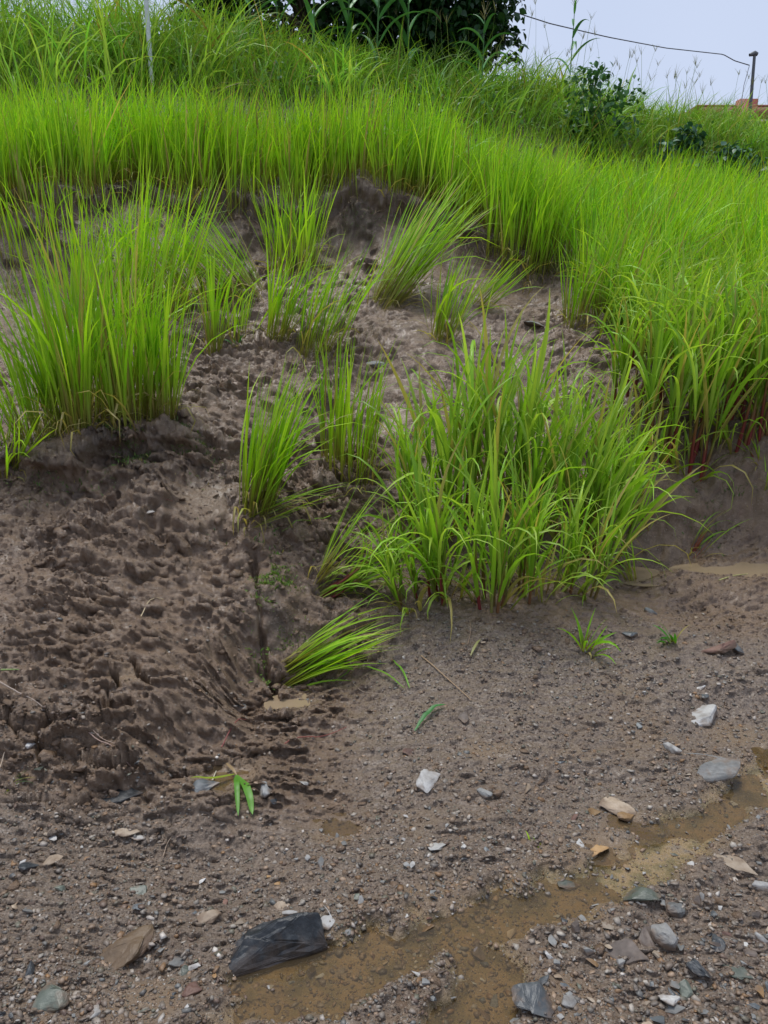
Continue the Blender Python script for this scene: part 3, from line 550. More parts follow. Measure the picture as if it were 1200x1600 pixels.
# ------------------------------------------------------------------ fallen leaves, roots and straws
def curve_ob(name, pix, rad, col, label, cat, mt, lift=.004, sag=0):
    P = [];  pp = [at(*p) for p in pix]
    for i in range(len(pp) - 1):
        for t in np.linspace(0, 1, 7, endpoint=(i == len(pp) - 2)): P.append(pp[i] * (1 - t) + pp[i + 1] * t)
    P = np.array(P); k = np.ones(5) / 5
    P = np.stack([np.convolve(np.pad(P[:, j], 2, 'edge'), k, 'valid') for j in (0, 1)], -1); z = hfull(P[:, 0], P[:, 1])
    z = np.convolve(np.pad(np.maximum(z, np.convolve(np.pad(z, 3, 'edge'), np.ones(7) / 7, 'valid')), 3, 'edge'), np.ones(7) / 7, 'valid') + lift + .003 + sag * np.sin(np.linspace(0, math.pi, len(z)))
    V, F, C = tube(np.stack([P[:, 0], P[:, 1], z], -1), rad * np.linspace(1, .45, len(P)), 5, np.tile(col, (len(P), 1)))
    return ob(name, mk_mesh(name, V, F, mt, attrs={'Col': C}), label=label, cat=cat)
M_TWIG = grain_material('root_bark', .6)
TW = [([(0, 1086), (35, 1098), (68, 1110), (95, 1124)], .003, (.34, .27, .22), 'long pale root sticking out of the cracked mud'), ([(112, 1136), (150, 1165), (185, 1185), (218, 1194)], .0028, (.30, .2, .16), 'thin brown root running down the cracked mud'),
      ([(135, 1150), (165, 1162), (192, 1184)], .0018, (.36, .26, .2), 'fine branch root lying over the thin brown root'), ([(0, 1210), (8, 1180), (28, 1163)], .002, (.4, .32, .24), 'curled pale rootlet beside the wispy weed'), ([(342, 1145), (372, 1112), (385, 1105)], .0025, (.22, .06, .05), 'short reddish root on the face of the slumped mud'),
      ([(425, 1178), (470, 1166), (510, 1158), (545, 1144)], .0025, (.24, .06, .045), 'long reddish root lying on the gravel below the uprooted rice'), ([(220, 980), (232, 955), (246, 946), (258, 948)], .0022, (.5, .4, .24), 'bent straw on the open mud slope'),
      ([(655, 1028), (690, 1062), (718, 1088), (738, 1110)], .003, (.36, .24, .14), 'brown dead stalk lying on the gravel bank'), ([(332, 1225), (334, 1205), (337, 1185)], .003, (.5, .46, .34), 'pale broken stalk poking out of the small puddle'), ([(1118, 930), (1150, 915), (1182, 896)], .003, (.4, .4, .14), 'yellow straw lying across the end of the puddle'),
      ([(730, 1020), (736, 990), (733, 965)], .002, (.32, .22, .15), 'thin dead rootlets hanging on the gravel bank'), ([(0, 692), (20, 684), (38, 676)], .004, (.5, .42, .24), 'dry straw leaf by the edge of the mossy ledge'), ([(215, 799), (240, 800), (275, 797)], .0022, (.2, .08, .06), 'dark red twig lying across the mud slope'), ([(0, 1058), (35, 1057)], .004, (.2, .28, .08), 'cut green stalk half buried in the mud'),
      ([(550, 1062), (566, 1085), (600, 1090)], .0014, (.4, .3, .22), 'hair thin curled rootlet on the gravel beside the uprooted rice'), ([(255, 1345), (262, 1330), (300, 1312)], .0014, (.38, .28, .2), 'thin curved rootlet on the gravel by the slate chips')]
for pix, rd, col, lb in TW: curve_ob('root' if 'root' in lb else 'straw', pix, rd, col, lb, 'root' if 'root' in lb else 'straw', M_TWIG)
def fallen_leaf(pix, w, col, label, name='fallen_leaf', parent=None, lift=.012):
    pp = np.array([at(*p) for p in pix]); t = np.linspace(0, 1, len(pp)); tt = np.linspace(0, 1, 12); P = np.stack([np.interp(tt, t, pp[:, j]) for j in (0, 1)], -1)
    T = np.gradient(P, axis=0); T /= np.linalg.norm(T, axis=1)[:, None]; N = np.stack([-T[:, 1], T[:, 0]], -1); z = hfull(P[:, 0], P[:, 1]); z = np.maximum(z, np.convolve(np.pad(z, 2, 'edge'), np.ones(5) / 5, 'valid')) + lift + .01 * np.sin(tt * 3)
    hw = w / 2 * np.clip(.25 + 2.2 * tt, 0, 1) * (1 - tt ** 4) ** .7 + .0006
    V = np.stack([np.c_[P - N * hw[:, None], z], np.c_[P, z - hw * .35], np.c_[P + N * hw[:, None], z]], 1); ix = np.arange(36).reshape(12, 3)
    F = np.concatenate([np.stack([ix[:-1, j], ix[:-1, j + 1], ix[1:, j + 1], ix[1:, j]], -1).reshape(-1, 4) for j in (0, 1)])
    return mk_mesh('leaf', V.reshape(-1, 3), F, M_MILLET, attrs={'Col': np.repeat((np.array(col)[None] * np.linspace(.9, 1.05, 12)[:, None])[:, None], 3, 1).reshape(-1, 3)})
pl = ob('torn_shoot', None, label='torn green shoot with two broad blades lying by the small puddle', cat='grass shoot')
for pix, w_, c in (([(352, 1178), (362, 1200), (370, 1218)], .010, (.42, .30, .16)), ([(370, 1216), (385, 1258), (392, 1282), (396, 1300)], .024, (.16, .40, .05)), ([(369, 1216), (372, 1260), (374, 1305)], .017, (.13, .36, .04)), ([(370, 1214), (340, 1226), (300, 1242)], .010, (.28, .38, .03))):
    ob('leaf', fallen_leaf(pix, w_, c, ''), pl)
for pix, w_, c, lb in (([(648, 1152), (662, 1135), (678, 1122), (696, 1118)], .017, (.06, .25, .06), 'small dark green leaf blade lying on the gravel below the bank'), ([(612, 1040), (630, 1065), (640, 1090)], .007, (.17, .40, .03), 'thin green blade dropped on the bank below the uprooted rice'),
                       ([(520, 1052), (560, 1040), (600, 1062), (632, 1088)], .009, (.2, .42, .03), 'long green blade trailing from the uprooted rice over the gravel'), ([(440, 830), (480, 812), (520, 803), (556, 798)], .008, (.22, .44, .03), 'long green blade lying across the mud towards the red stalks'), ([(735, 1035), (742, 1022), (750, 1010)], .01, (.4, .4, .16), 'yellowed leaf scrap on the gravel bank')):
    ob('fallen_leaf', fallen_leaf(pix, w_, c, lb), label=lb, cat='leaf')
# ------------------------------------------------------------------ stones
def rock_mesh(seed, npts=12, flat_=.6, sub=0, elong=1.0, rough=.04):
    r = np.random.default_rng(seed); bm = bmesh.new()
    for k in range(npts):
        v = r.normal(0, 1, 3); v /= np.linalg.norm(v); v *= r.uniform(.82, 1.05); bm.verts.new((v[0] * .5 * elong, v[1] * .5, v[2] * .5 * flat_))
    res = bmesh.ops.convex_hull(bm, input=bm.verts); bmesh.ops.delete(bm, geom=list({g for g in list(res['geom_interior']) + list(res['geom_unused']) if isinstance(g, bmesh.types.BMVert)}), context='VERTS')
    if sub:
        bmesh.ops.bevel(bm, geom=list(bm.edges), offset=.025, segments=1, affect='EDGES'); bmesh.ops.triangulate(bm, faces=bm.faces[:])
        bmesh.ops.subdivide_edges(bm, edges=bm.edges[:], cuts=sub, use_grid_fill=True)
        for v in bm.verts:
            n_ = float(fbm(np.array([v.co.x * 3 + v.co.z * 2]), np.array([v.co.y * 3 - v.co.z * 1.7]), 1, 3, seed)[0]); v.co += v.co.normalized() * n_ * rough
    me = bpy.data.meshes.new('stone'); bm.to_mesh(me); bm.free(); me.materials.append(None); return me
SM_ = {'white': stone_material('quartz', [(.22, .20, .18), (.35, .34, .32), (.48, .47, .45)]), 'grey': stone_material('grey_stone', [(.11, .11, .105), (.19, .19, .18), (.28, .275, .26)]),
       'blue': stone_material('blue_slate', [(.055, .062, .066), (.095, .105, .11), (.15, .16, .16)], .4), 'dark': stone_material('black_rock', [(.010, .012, .014), (.024, .028, .032), (.085, .09, .092)], .42, 26, None, .3),
       'tan': stone_material('tan_stone', [(.20, .14, .09), (.31, .24, .17), (.42, .35, .27)]), 'orange': stone_material('rusty_stone', [(.14, .075, .03), (.26, .15, .06), (.34, .22, .11)]),
       'red': stone_material('reddish_stone', [(.11, .055, .04), (.17, .085, .06), (.24, .14, .10)]), 'green': stone_material('green_slate', [(.05, .058, .045), (.085, .098, .075), (.135, .15, .12)], .4),
       'clay': stone_material('brown_clay_slab', [(.10, .06, .028), (.16, .10, .05), (.22, .15, .085)], .5), 'brown': stone_material('brown_shale', [(.05, .037, .03), (.095, .073, .06), (.15, .12, .1)])}
PEB = [rock_mesh(100 + i, 9 + i % 5, .35 + .12 * (i % 4), 0, 1 + .25 * (i % 3)) for i in range(14)]
HERO = [rock_mesh(300 + i, 12 + i % 5, .5 + .1 * (i % 4), 2, 1 + .2 * (i % 3), .11) for i in range(10)]
def stone(x, y, sx, sy, sz, colr, label, me, name='stone', rz=None, tilt=.15, sink=.3, group=None, cat='stone'):
    z, hd = (float(q[0]) for q in hfull(np.array([x]), np.array([y]), None, True)); o = ob(name, me, loc=(x, y - hd, z + sz * (.5 - sink) * .8), rot=(rng.normal(0, tilt), rng.normal(0, tilt), rng.uniform(0, 6.28) if rz is None else rz), scale=(sx, sy, sz), label=label, cat=cat, group=group)
    o.material_slots[0].link = 'OBJECT'; o.material_slots[0].material = SM_[colr]; return o
HS = [(185, 1478, 125, 44, 'clay', 'flat muddy brown slab lying in the gravel beside the black rock'), (1095, 1114, 56, 40, 'white', 'biggest whitish quartz stone, on the gravel above the rivulet'), (668, 1222, 32, 38, 'white', 'pale upright chip of stone above the flat silt patch'), (1048, 1171, 30, 20, 'white', 'thin pale flake of stone below the whitish quartz stone'),
      (1118, 1212, 64, 36, 'grey', 'rounded grey stone with a pale top beside the rivulet'), (962, 1256, 44, 32, 'tan', 'flat tan stone resting on smaller chips'), (928, 1266, 22, 26, 'orange', 'small rusty stone next to the flat tan stone'), (982, 1276, 30, 16, 'orange', 'flat rusty chip under the flat tan stone'),
      (683, 1322, 22, 26, 'white', 'bluish white pebble below the flat silt patch'), (935, 1327, 46, 20, 'orange', 'flat rusty slab half sunk in its own small puddle'), (906, 1320, 14, 18, 'white', 'small white pebble touching the rusty slab puddle'), (1120, 1013, 48, 28, 'red', 'reddish brown stone on the gravel bank'),
      (320, 1258, 40, 28, 'blue', 'blue grey stone under the torn green shoot'), (418, 1254, 26, 28, 'grey', 'square grey stone beside the torn green shoot'), (510, 1450, 20, 22, 'white', 'round pale pebble touching the end of the black rock'), (80, 1570, 42, 40, 'green', 'dark greenish rounded stone in the gravel below the hollow'),
      (45, 1522, 15, 34, 'dark', 'narrow black pebble beside the brown hollow'), (1039, 1470, 34, 38, 'white', 'pale grey angular stone on the stony bar'), (980, 1490, 50, 34, 'brown', 'dark brown shale slab on the stony bar'), (835, 1572, 66, 60, 'blue', 'big blue grey slate block at the tip of the stony bar'),
      (748, 1478, 28, 26, 'brown', 'brown stone breaking the surface of the rivulet'), (285, 1497, 34, 24, 'grey', 'flat grey stone between the hollow and the black rock'), (290, 1520, 20, 20, 'green', 'small greenish stone under the flat grey stone'), (1188, 1388, 34, 30, 'white', 'cream coloured stone at the edge of the stony bar'),
      (198, 1302, 32, 24, 'tan', 'pinkish pale stone in the gravel below the slumped mud'), (216, 1314, 20, 16, 'white', 'pale chip leaning on the pinkish stone'), (80, 1348, 40, 24, 'tan', 'tan slab sticking out of the mud beside a black chip'), (46, 1360, 26, 22, 'dark', 'black stone chip beside the tan slab'),
      (192, 1246, 52, 22, 'dark', 'dark slanting slate stuck in the foot of the slumped mud'), (835, 516, 36, 18, 'grey', 'pale flat stone lying in the muddy gully'), (585, 578, 36, 20, 'grey', 'grey stone in the mud behind the upright thin rice clump'), (983, 990, 20, 16, 'blue', 'dark blue grey pebble beside the limp green tuft'),
      (1150, 1012, 16, 24, 'blue', 'upright blue slate chip next to the reddish stone'), (1015, 950, 20, 16, 'blue', 'slate pebble on the bank above the uprooted tuft'), (235, 813, 16, 10, 'white', 'small white pebble on the open mud slope'), (374, 1068, 16, 16, 'grey', 'smooth grey pebble stuck in the slumped mud'),
      (222, 1184, 16, 18, 'blue', 'blue grey pebble at the end of the thin brown root'), (48, 1170, 14, 12, 'white', 'white pebble in the cracked mud'), (1152, 1520, 40, 26, 'green', 'green slate plate on the stony bar'), (1088, 1520, 26, 40, 'dark', 'long black stone lying on the stony bar'),
      (1120, 1478, 44, 24, 'dark', 'dark greenish black wedge of stone on the stony bar'), (1045, 1566, 28, 24, 'white', 'white angular pebble on the stony bar below the long black stone'), (890, 1568, 28, 20, 'white', 'whitish pebble next to the big slate block'), (1186, 1470, 14, 24, 'white', 'smooth white pebble standing on the stony bar'),
      (1012, 1468, 26, 40, 'brown', 'brown blocky stone beside the pale grey angular one'), (885, 1375, 26, 18, 'green', 'greenish chip at the edge of the rivulet riffle'), (1000, 1410, 60, 24, 'green', 'flat pale green slab dividing the rivulet'), (1060, 1430, 36, 22, 'grey', 'smooth grey stone above the pale grey angular one'), (1150, 1360, 50, 18, 'tan', 'split tan slab at the edge of the stony bar'),
      (640, 1180, 22, 16, 'red', 'small reddish stone on the gravel below the dark green leaf'), (725, 1130, 20, 28, 'brown', 'elongated brown stone near the dark green leaf'), (1095, 1075, 14, 12, 'white', 'small white pebble just above the biggest quartz stone'), (1102, 1088, 12, 14, 'blue', 'slate bit leaning on the biggest quartz stone'), (755, 1240, 24, 22, 'grey', 'dull grey stone above the silt beside the pale chip'),
      (440, 1415, 20, 16, 'tan', 'tan pebble on the gravel heap above the black rock'), (325, 1440, 30, 22, 'tan', 'cluster leading tan stone beside the gravel heap'), (375, 1445, 24, 18, 'tan', 'tan pebble leaning against the black rock'), (300, 1560, 26, 26, 'red', 'rusty dark stone in the silt by the rivulet'), (218, 1400, 26, 20, 'green', 'green grey pebble on the gravel above the brown hollow'), (220, 1425, 20, 16, 'blue', 'slate pebble just above the brown hollow'), (430, 1275, 14, 12, 'dark', 'small dark stone beside the square grey stone'), (875, 1190, 14, 12, 'blue', 'blue black pebble in the middle of the gravel')]
for i, (px, row, wp, hp, c, lb) in enumerate(HS):
    x, y = at(px, row); z = H(x, y); d = y * CP_ - (z - CAMZ) * SP_; a = 1.25 * wp / FPX * d; b = 1.2 * hp / FPX * d
    stone(x, y, a, max(b * 1.15, a * .6), max(.55 * b, .4 * a) * (.9 if 'flat' in lb or 'slab' in lb or 'chip' in lb else 1.5), c, lb, HERO[i % 10], rz=rng.normal(0, .3), sink=.40)
# the black rock: two slanting faces and a sharp crest
x, y = at(436, 1487); z = H(x, y); bm = bmesh.new()
prof = [(-.13, -.05, -.03), (.11, -.02, -.03), (.12, .06, -.03), (-.11, .06, -.03), (-.145, -.05, .004), (-.085, .01, .072), (-.02, -.012, .066), (.07, .02, .108), (.112, .025, .098), (.128, -.015, .018), (.06, .05, .085), (-.06, .055, .05), (-.12, .045, .015), (.13, .05, .02)]
for p in prof: bm.verts.new(p)
res = bmesh.ops.convex_hull(bm, input=bm.verts); bmesh.ops.delete(bm, geom=list({g for g in list(res['geom_interior']) + list(res['geom_unused']) if isinstance(g, bmesh.types.BMVert)}), context='VERTS')
bmesh.ops.bevel(bm, geom=list(bm.edges), offset=.004, segments=1, affect='EDGES'); bmesh.ops.triangulate(bm, faces=bm.faces[:]); bmesh.ops.subdivide_edges(bm, edges=bm.edges[:], cuts=4, use_grid_fill=True); bmesh.ops.triangulate(bm, faces=bm.faces[:])
for v in bm.verts:
    n_ = float(fbm(np.array([v.co.x + v.co.z]), np.array([v.co.y - v.co.z * .7]), .04, 5, 77, .62)[0]); v.co += v.co.normalized() * n_ * .014
me = bpy.data.meshes.new('rock'); bm.to_mesh(me); bm.free(); me.materials.append(SM_['dark'])
ob('rock', me, loc=(x, y, z - .004), rot=(0, 0, .22), scale=(.92, .9, .9), label='large black angular rock with pale vein beside the brown pool', cat='rock')
# countable pebbles strewn over the wash and the bank
lab = {'white': 'small whitish pebble strewn on the wet gravel', 'grey': 'small mid grey pebble strewn on the wet gravel', 'blue': 'small blue grey slate pebble strewn on the gravel', 'tan': 'small tan pebble strewn on the wet gravel', 'orange': 'small rusty orange pebble strewn on the gravel', 'green': 'small green grey pebble strewn on the gravel', 'dark': 'small black pebble strewn on the wet gravel', 'brown': 'small brown shale bit strewn on the gravel', 'red': 'small reddish pebble strewn on the gravel'}
names = list(lab); pw_ = np.array([.17, .25, .13, .15, .06, .08, .05, .08, .03]); pw_ /= pw_.sum(); n_p = 0
while n_p < 285:
    u = rng.uniform(-30, 1230); v = rng.uniform(930, 1600) if rng.random() < .35 else rng.uniform(1200, 1600)
    if rng.random() < .22: u, v = rng.uniform(850, 1230), rng.uniform(1380, 1600)
    x, y = flat(u, v, .05) if v > 1150 else at(u, v)
    zz = zones(np.array([x]), np.array([y])); 
    if rng.random() < zz['slump'][0] * .85 or (v < 960 and u < 950): continue
    c = str(rng.choice(names, p=pw_)); s = (.012 + .016 * rng.random() ** 2.2) * (1.35 if u > 850 and v > 1380 else 1.0)
    stone(x, y, s * rng.uniform(.9, 1.4), s, s * rng.uniform(.6, 1.0), c, lab[c], PEB[n_p % 14], 'pebble', group=c + ' pebbles strewn on the gravel', cat='pebble', tilt=.3); n_p += 1
# gravel and mud crumbs past counting
ICO = []
def ico():
    p = (1 + 5 ** .5) / 2; v = np.array([(-1, p, 0), (1, p, 0), (-1, -p, 0), (1, -p, 0), (0, -1, p), (0, 1, p), (0, -1, -p), (0, 1, -p), (p, 0, -1), (p, 0, 1), (-p, 0, -1), (-p, 0, 1)]) / math.hypot(1, p)
    f = np.array([(0, 11, 5), (0, 5, 1), (0, 1, 7), (0, 7, 10), (0, 10, 11), (1, 5, 9), (5, 11, 4), (11, 10, 2), (10, 7, 6), (7, 1, 8), (3, 9, 4), (3, 4, 2), (3, 2, 6), (3, 6, 8), (3, 8, 9), (4, 9, 5), (2, 4, 11), (6, 2, 10), (8, 6, 7), (9, 8, 1)]); return v, f
OCT = (np.array([(1, 0, 0), (-1, 0, 0), (0, 1, 0), (0, -1, 0), (0, 0, 1), (0, 0, -1)], float), np.array([(0, 2, 4), (2, 1, 4), (1, 3, 4), (3, 0, 4), (2, 0, 5), (1, 2, 5), (3, 1, 5), (0, 3, 5)]))
def grains(name, x, y, s, col, shape, mt, label, cat, flatten=(.25, .7), smooth=False, sink=.32, jit=.32):
    bv, bf = shape; n = len(x); v = bv[None] * (1 + rng.normal(0, jit, (n, len(bv), 1))) * s[:, None, None] * np.stack([rng.uniform(.8, 1.5, n), rng.uniform(.7, 1.1, n), rng.uniform(*flatten, n)], -1)[:, None]
    a = rng.uniform(0, 6.283, n); t = rng.normal(0, .35, n); ct, st = np.cos(t)[:, None], np.sin(t)[:, None]; yy, zz = v[..., 1] * ct - v[..., 2] * st, v[..., 1] * st + v[..., 2] * ct
    ca, sa = np.cos(a)[:, None], np.sin(a)[:, None]; X = v[..., 0] * ca - yy * sa; Y = v[..., 0] * sa + yy * ca
    hz, hd = hfull(x, y, None, True); V = np.stack([X + x[:, None], Y + (y - hd)[:, None], zz + (hz + s * (.45 - sink))[:, None]], -1); F = (bf[None] + (np.arange(n) * len(bv))[:, None, None]).reshape(-1, 3)
    return ob(name, mk_mesh(name, V.reshape(-1, 3), F, mt, smooth, {'Col': np.repeat(col[:, None], len(bv), 1).reshape(-1, 3)}), kind='stuff', label=label, cat=cat)
GC = np.array([(.36, .32, .27), (.22, .195, .165), (.13, .135, .13), (.30, .21, .14), (.24, .135, .06), (.12, .125, .095), (.04, .038, .036), (.12, .08, .06), (.19, .16, .13), (.16, .125, .10), (.52, .48, .43)])
def gsample(n, r0, r1, keep):
    v = rng.uniform(r0, r1, n); u = rng.uniform(-60, 1260, n); D = np.stack([(u - 600) / FPX, CP_ + (800 - v) / FPX * SP_, -SP_ + (800 - v) / FPX * CP_], -1)
    z = np.full(n, .05)
    for _ in range(12):
        t = (z - CAMZ) / np.minimum(D[:, 2], -.02); x, y = D[:, 0] * t, D[:, 1] * t; z = z * .5 + hbase(x, y) * .5
    m = (y < 6.5) & (rng.random(n) < keep(x, y)); return x[m], y[m]
def gcol(n, mudmix): 
    c = GC[rng.choice(len(GC), n, p=[.1, .16, .1, .13, .05, .08, .05, .12, .1, .08, .03])] * rng.uniform(.7, 1.2, (n, 1)); k = (rng.random((n, 1)) ** .7) * mudmix; return c * (1 - k) + np.array((.15, .10, .066)) * k
def kgr(x, y):
    Z = zones(x, y); return np.clip(Z['gravel'] * (.45 + .9 * sst(-.3, .4, fbm(x, y, .3, 3, 70))) + .10, 0, 1) * (1 - .55 * sst(.02, -.02, np.minimum(Z['ds'], Z['dp'])))
x, y = gsample(27000, 940, 1640, kgr); s = .0024 + .0068 * rng.random(len(x)) ** 2.6; grains('gravel', x, y, s, gcol(len(x), .6), ico(), M_GRAIN, 'mixed small gravel over the wash and bank', 'gravel')
x, y = gsample(60000, 850, 1640, kgr); s = .0010 + .0018 * rng.random(len(x)) ** 2; grains('grit', x, y, s, gcol(len(x), .35), OCT, M_GRAIN, 'fine grit over the wash and bank', 'grit')
kmud = lambda x, y: np.clip(sst(-.35, .35, fbm(x, y, .35, 3, 71)) * (1 - .9 * sst(.03, -.02, np.minimum(*(lambda Z: (Z['ds'], Z['dp']))(zones(x, y))))) * (1 - .8 * sst(0, .2, field_d(x, y))) * (1 - .85 * zones(x, y)['gravel']), 0, 1)
x, y = gsample(9000, 480, 1640, kmud); s = (.004 + .015 * rng.random(len(x)) ** 3) * np.where(y > 3, 1.25, 1)
cc = np.array((.062, .045, .036)) * rng.uniform(.6, 1.5, (len(x), 1)); grains('mud_crumbs', x, y, s, cc, ico(), M_SOIL, 'crumbs and clods of wet brown mud', 'mud crumbs', (.35, .75), True, .62, .34)
x, y = gsample(60000, 520, 1640, lambda x, y: np.clip(kmud(x, y) + .25, 0, 1)); s = (.0018 + .0042 * rng.random(len(x)) ** 2.5) * np.where(y > 3.2, 1.3, 1); grains('mud_crumbs', x, y, s, np.tile((.08, .055, .04), (len(x), 1)), OCT, M_SOIL, 'fine crumbs of wet brown mud', 'mud crumbs', (.35, .8), False, .35, .3)
x, y = gsample(9000, 500, 1200, kmud); s = .0016 + .004 * rng.random(len(x)) ** 3; grains('grit', x, y, s, gcol(len(x), .45), OCT, M_GRAIN, 'stray pale grit in the mud slope', 'grit')
# ------------------------------------------------------------------ moss and tiny weeds
def moss(name, spots, n, label, cA, cB, size=.006, hgt=.03):
    px_, py_ = [], []
    for (a, b, rx, ry, k) in spots:
        c = at(a, b); px_.append(c[0] + rng.normal(0, rx, k)); py_.append(c[1] + rng.normal(0, ry, k))
    X, Y = np.concatenate(px_), np.concatenate(py_); m = fbm(X, Y, .08, 2, 80) > -.1; X, Y = X[m], Y[m]; k = len(X)
    cm = pal(k, cA, cB, .05); V, F, C = blades(np.stack([X, Y, hfull(X, Y) - .003], -1), rng.uniform(0, 6.28, k), rng.uniform(.2, 1.3, k), rng.uniform(0, 1.2, k), hgt * rng.uniform(.3, 1, k), size * rng.uniform(.5, 1.2, k), 2, 0, None, (cm * .7, cm, cm), 'wide')
    return ob(name, mk_mesh(name, V, F, M_WEED, attrs={'Col': C}), kind='stuff', label=label, cat='moss')
moss('moss', [(432, 935, .05, .07, 1100), (440, 1000, .06, .05, 1000), (425, 900, .04, .04, 500)], 0, 'green moss and seedlings on the torn bank face', (.08, .17, .02), (.18, .30, .04), .007, .028)
moss('moss', [(90, 715, .18, .08, 1500), (200, 695, .2, .08, 1500), (290, 685, .08, .06, 400)], 0, 'dark moss and tiny weeds at the foot of the rice ledge', (.05, .10, .015), (.10, .2, .03), .006, .03)
moss('moss', [(1110, 790, .09, .07, 350), (1180, 760, .1, .08, 200), (30, 440, .2, .1, 400), (150, 420, .2, .1, 200), (420, 830, .12, .06, 200), (830, 430, .2, .1, 400), (570, 350, .3, .06, 300)], 0, 'scattered low weeds and moss on the mud', (.05, .12, .015), (.10, .2, .03), .007, .035)
# ------------------------------------------------------------------ weedy bank and hilltop grass
x, y = scatter(9500, -8.5, 10, 8.7, 16, lambda x, y: inv(x, y) & (y > back_edge(x) - .1) & (y < back_edge(x) + 3.2))
mass('bank_grass', x, y, 8, .50 + .25 * fbm(x, y, .9, 2, 63), (.05, -.12), (.13, .30, .022), (.28, .46, .05), 'fine weedy grass covering the bank behind the rice', 'grass', .009, .38, .10, M_WEED, ((.2, .2, .07), (.14, .2, .04)), 4, (.2, 1.4), 0, 'rice', .12, .35)
x, y = scatter(4200, -9, 10, 9.6, 15, lambda x, y: inv(x, y) & (y > back_edge(x) + 1.0 + fbm(x, y, 1, 2, 64) * .5) & (y < back_edge(x) + 3.4) & (rng.random(len(x)) < np.interp(x, [-6, -1.5, 0, 3, 5], [1, 1, .75, .8, .75])))
hh = np.interp(x, [-7, -2.5, -1, .4, 2, 4, 7], [1.25, 1.2, .8, .95, .95, .8, .75]) * rng.uniform(.7, 1.1, len(x))
mass('hilltop_grass', x, y, 7, hh, (.06, 0), (.17, .36, .035), (.32, .52, .07), 'tall pale grass with nodding leaf tips along the hilltop', 'grass', .016, .2, .05, M_WEED, ((.15, .2, .06), (.12, .2, .04)), 6, (.3, 2.0), 0, 'wide', .09, .4)
# seed heads against the sky
x, y = scatter(80, -1, 7, 11.5, 14.5, lambda x, y: inv(x, y) & (y > back_edge(x) + 1.6)); n = len(x); gz_ = hfull(x, y); parts = []
hh = np.interp(x, [0, 2, 4, 7], [1.35, 1.3, 1.0, .8]) * rng.uniform(.8, 1.15, n)
cst = pal(n, (.16, .26, .06), (.24, .3, .09)); parts.append(blades(np.stack([x, y, gz_], -1), rng.uniform(0, 6.28, n), rng.uniform(0, .25, n), rng.uniform(0, .5, n), hh, np.full(n, .007), 5, .4, None, (cst, cst, cst), 'stem'))
ends = parts[0][0].reshape(n, 6, 3, 3)[:, -1, 1]; kk = 6; E = np.repeat(ends, kk, 0); m = len(E); cst = pal(m, (.2, .2, .09), (.26, .24, .12))
parts.append(blades(E - np.array([0, 0, .05]), rng.uniform(0, 6.28, m), rng.uniform(.1, .6, m), rng.uniform(0, .8, m), rng.uniform(.08, .2, m), np.full(m, .006), 3, .3, None, (cst, cst, cst), 'wide'))
V, F, C = join(parts); ob('seeding_grass', mk_mesh('seeding_grass', V, F, M_WEED, attrs={'Col': C}), kind='stuff', label='thin grass stalks with open seed heads along the skyline', cat='grass')
# ------------------------------------------------------------------ maize
CORN_A, CORN_B = (.06, .20, .06), (.13, .33, .11); CLEAF = []
for i in range(8):
    c = pal(1, CORN_A, CORN_B)[0]; V, F, C = one_blade(rng.uniform(.75, .95), rng.uniform(.08, .105), rng.uniform(.35, .6), rng.uniform(1.2, 2.3), c, c * 1.2, c * 1.3, 9, .3, rng.uniform(-.4, .4), 1.5); CLEAF.append(mk_mesh('leaf', V, F, M_DARK, attrs={'Col': C}))
V, F, C = tube([(0, 0, z_) for z_ in np.linspace(0, 1, 8)], np.linspace(.016, .008, 8), 7, np.tile((.08, .19, .04), (8, 1))); CSTEM = mk_mesh('stalk', V, F, M_DARK, attrs={'Col': C})
n = 14; c = pal(n, (.3, .26, .14), (.24, .24, .12)); V, F, C = blades(np.zeros((n, 3)) + np.array([0, 0, 1]) * rng.uniform(0, .12, n)[:, None], rng.uniform(0, 6.28, n), rng.uniform(.1, .6, n), rng.uniform(0, .5, n), rng.uniform(.15, .28, n), np.full(n, .012), 4, .4, None, (c, c, c), 'stem'); CTAS = mk_mesh('tassel', V, F, M_WEED, attrs={'Col': C})
def corn(x, y, h, label, s=1.0, nl=9):
    r = ob('maize_plant', None, loc=(x, y, H(x, y)), label=label, cat='maize', rot=(rng.normal(0, .04), rng.normal(0, .04), rng.uniform(0, 6)))
    ob('stalk', CSTEM, r, (0, 0, -.03), scale=(s, s, h)); ob('tassel', CTAS, r, (0, 0, h - .05), scale=(s,) * 3)
    for j in range(nl):
        f = .18 + .75 * j / (nl - 1); q = s * (1.0 - .35 * abs(f - .5)) * (.6 + .4 * min(1, (1.12 - f) * 2)); ob('leaf', random.choice(CLEAF), r, (0, 0, f * h), (0, 0, j * 3.0 + rng.normal(0, .35)), (q, q, q))
for x, y, h, lb in [(-1.85, 12.3, 2.1, 'maize plant at the end of the row, beside the white post'), (-1.45, 12.6, 2.3, 'maize plant with broad arching leaves in front of the dark tree'), (-1.0, 12.2, 2.0, 'maize plant with drooping dark leaves before the leafy tree'), (-.55, 12.4, 1.95, 'maize plant in the middle of the row with pale tassel'), (-.12, 12.0, 1.75, 'shorter maize plant with one leaf arching over the grass'), (.35, 12.5, 2.0, 'maize plant at the open end of the row below the dark crown')]: corn(x, y, h, lb)
corn(2.72, 12.6, 1.42, 'lone maize plant with a tassel standing against the sky', .62, 8); corn(1.35, 11.9, 1.2, 'young maize plant with narrow dark leaves among the tall grass', .7, 9)
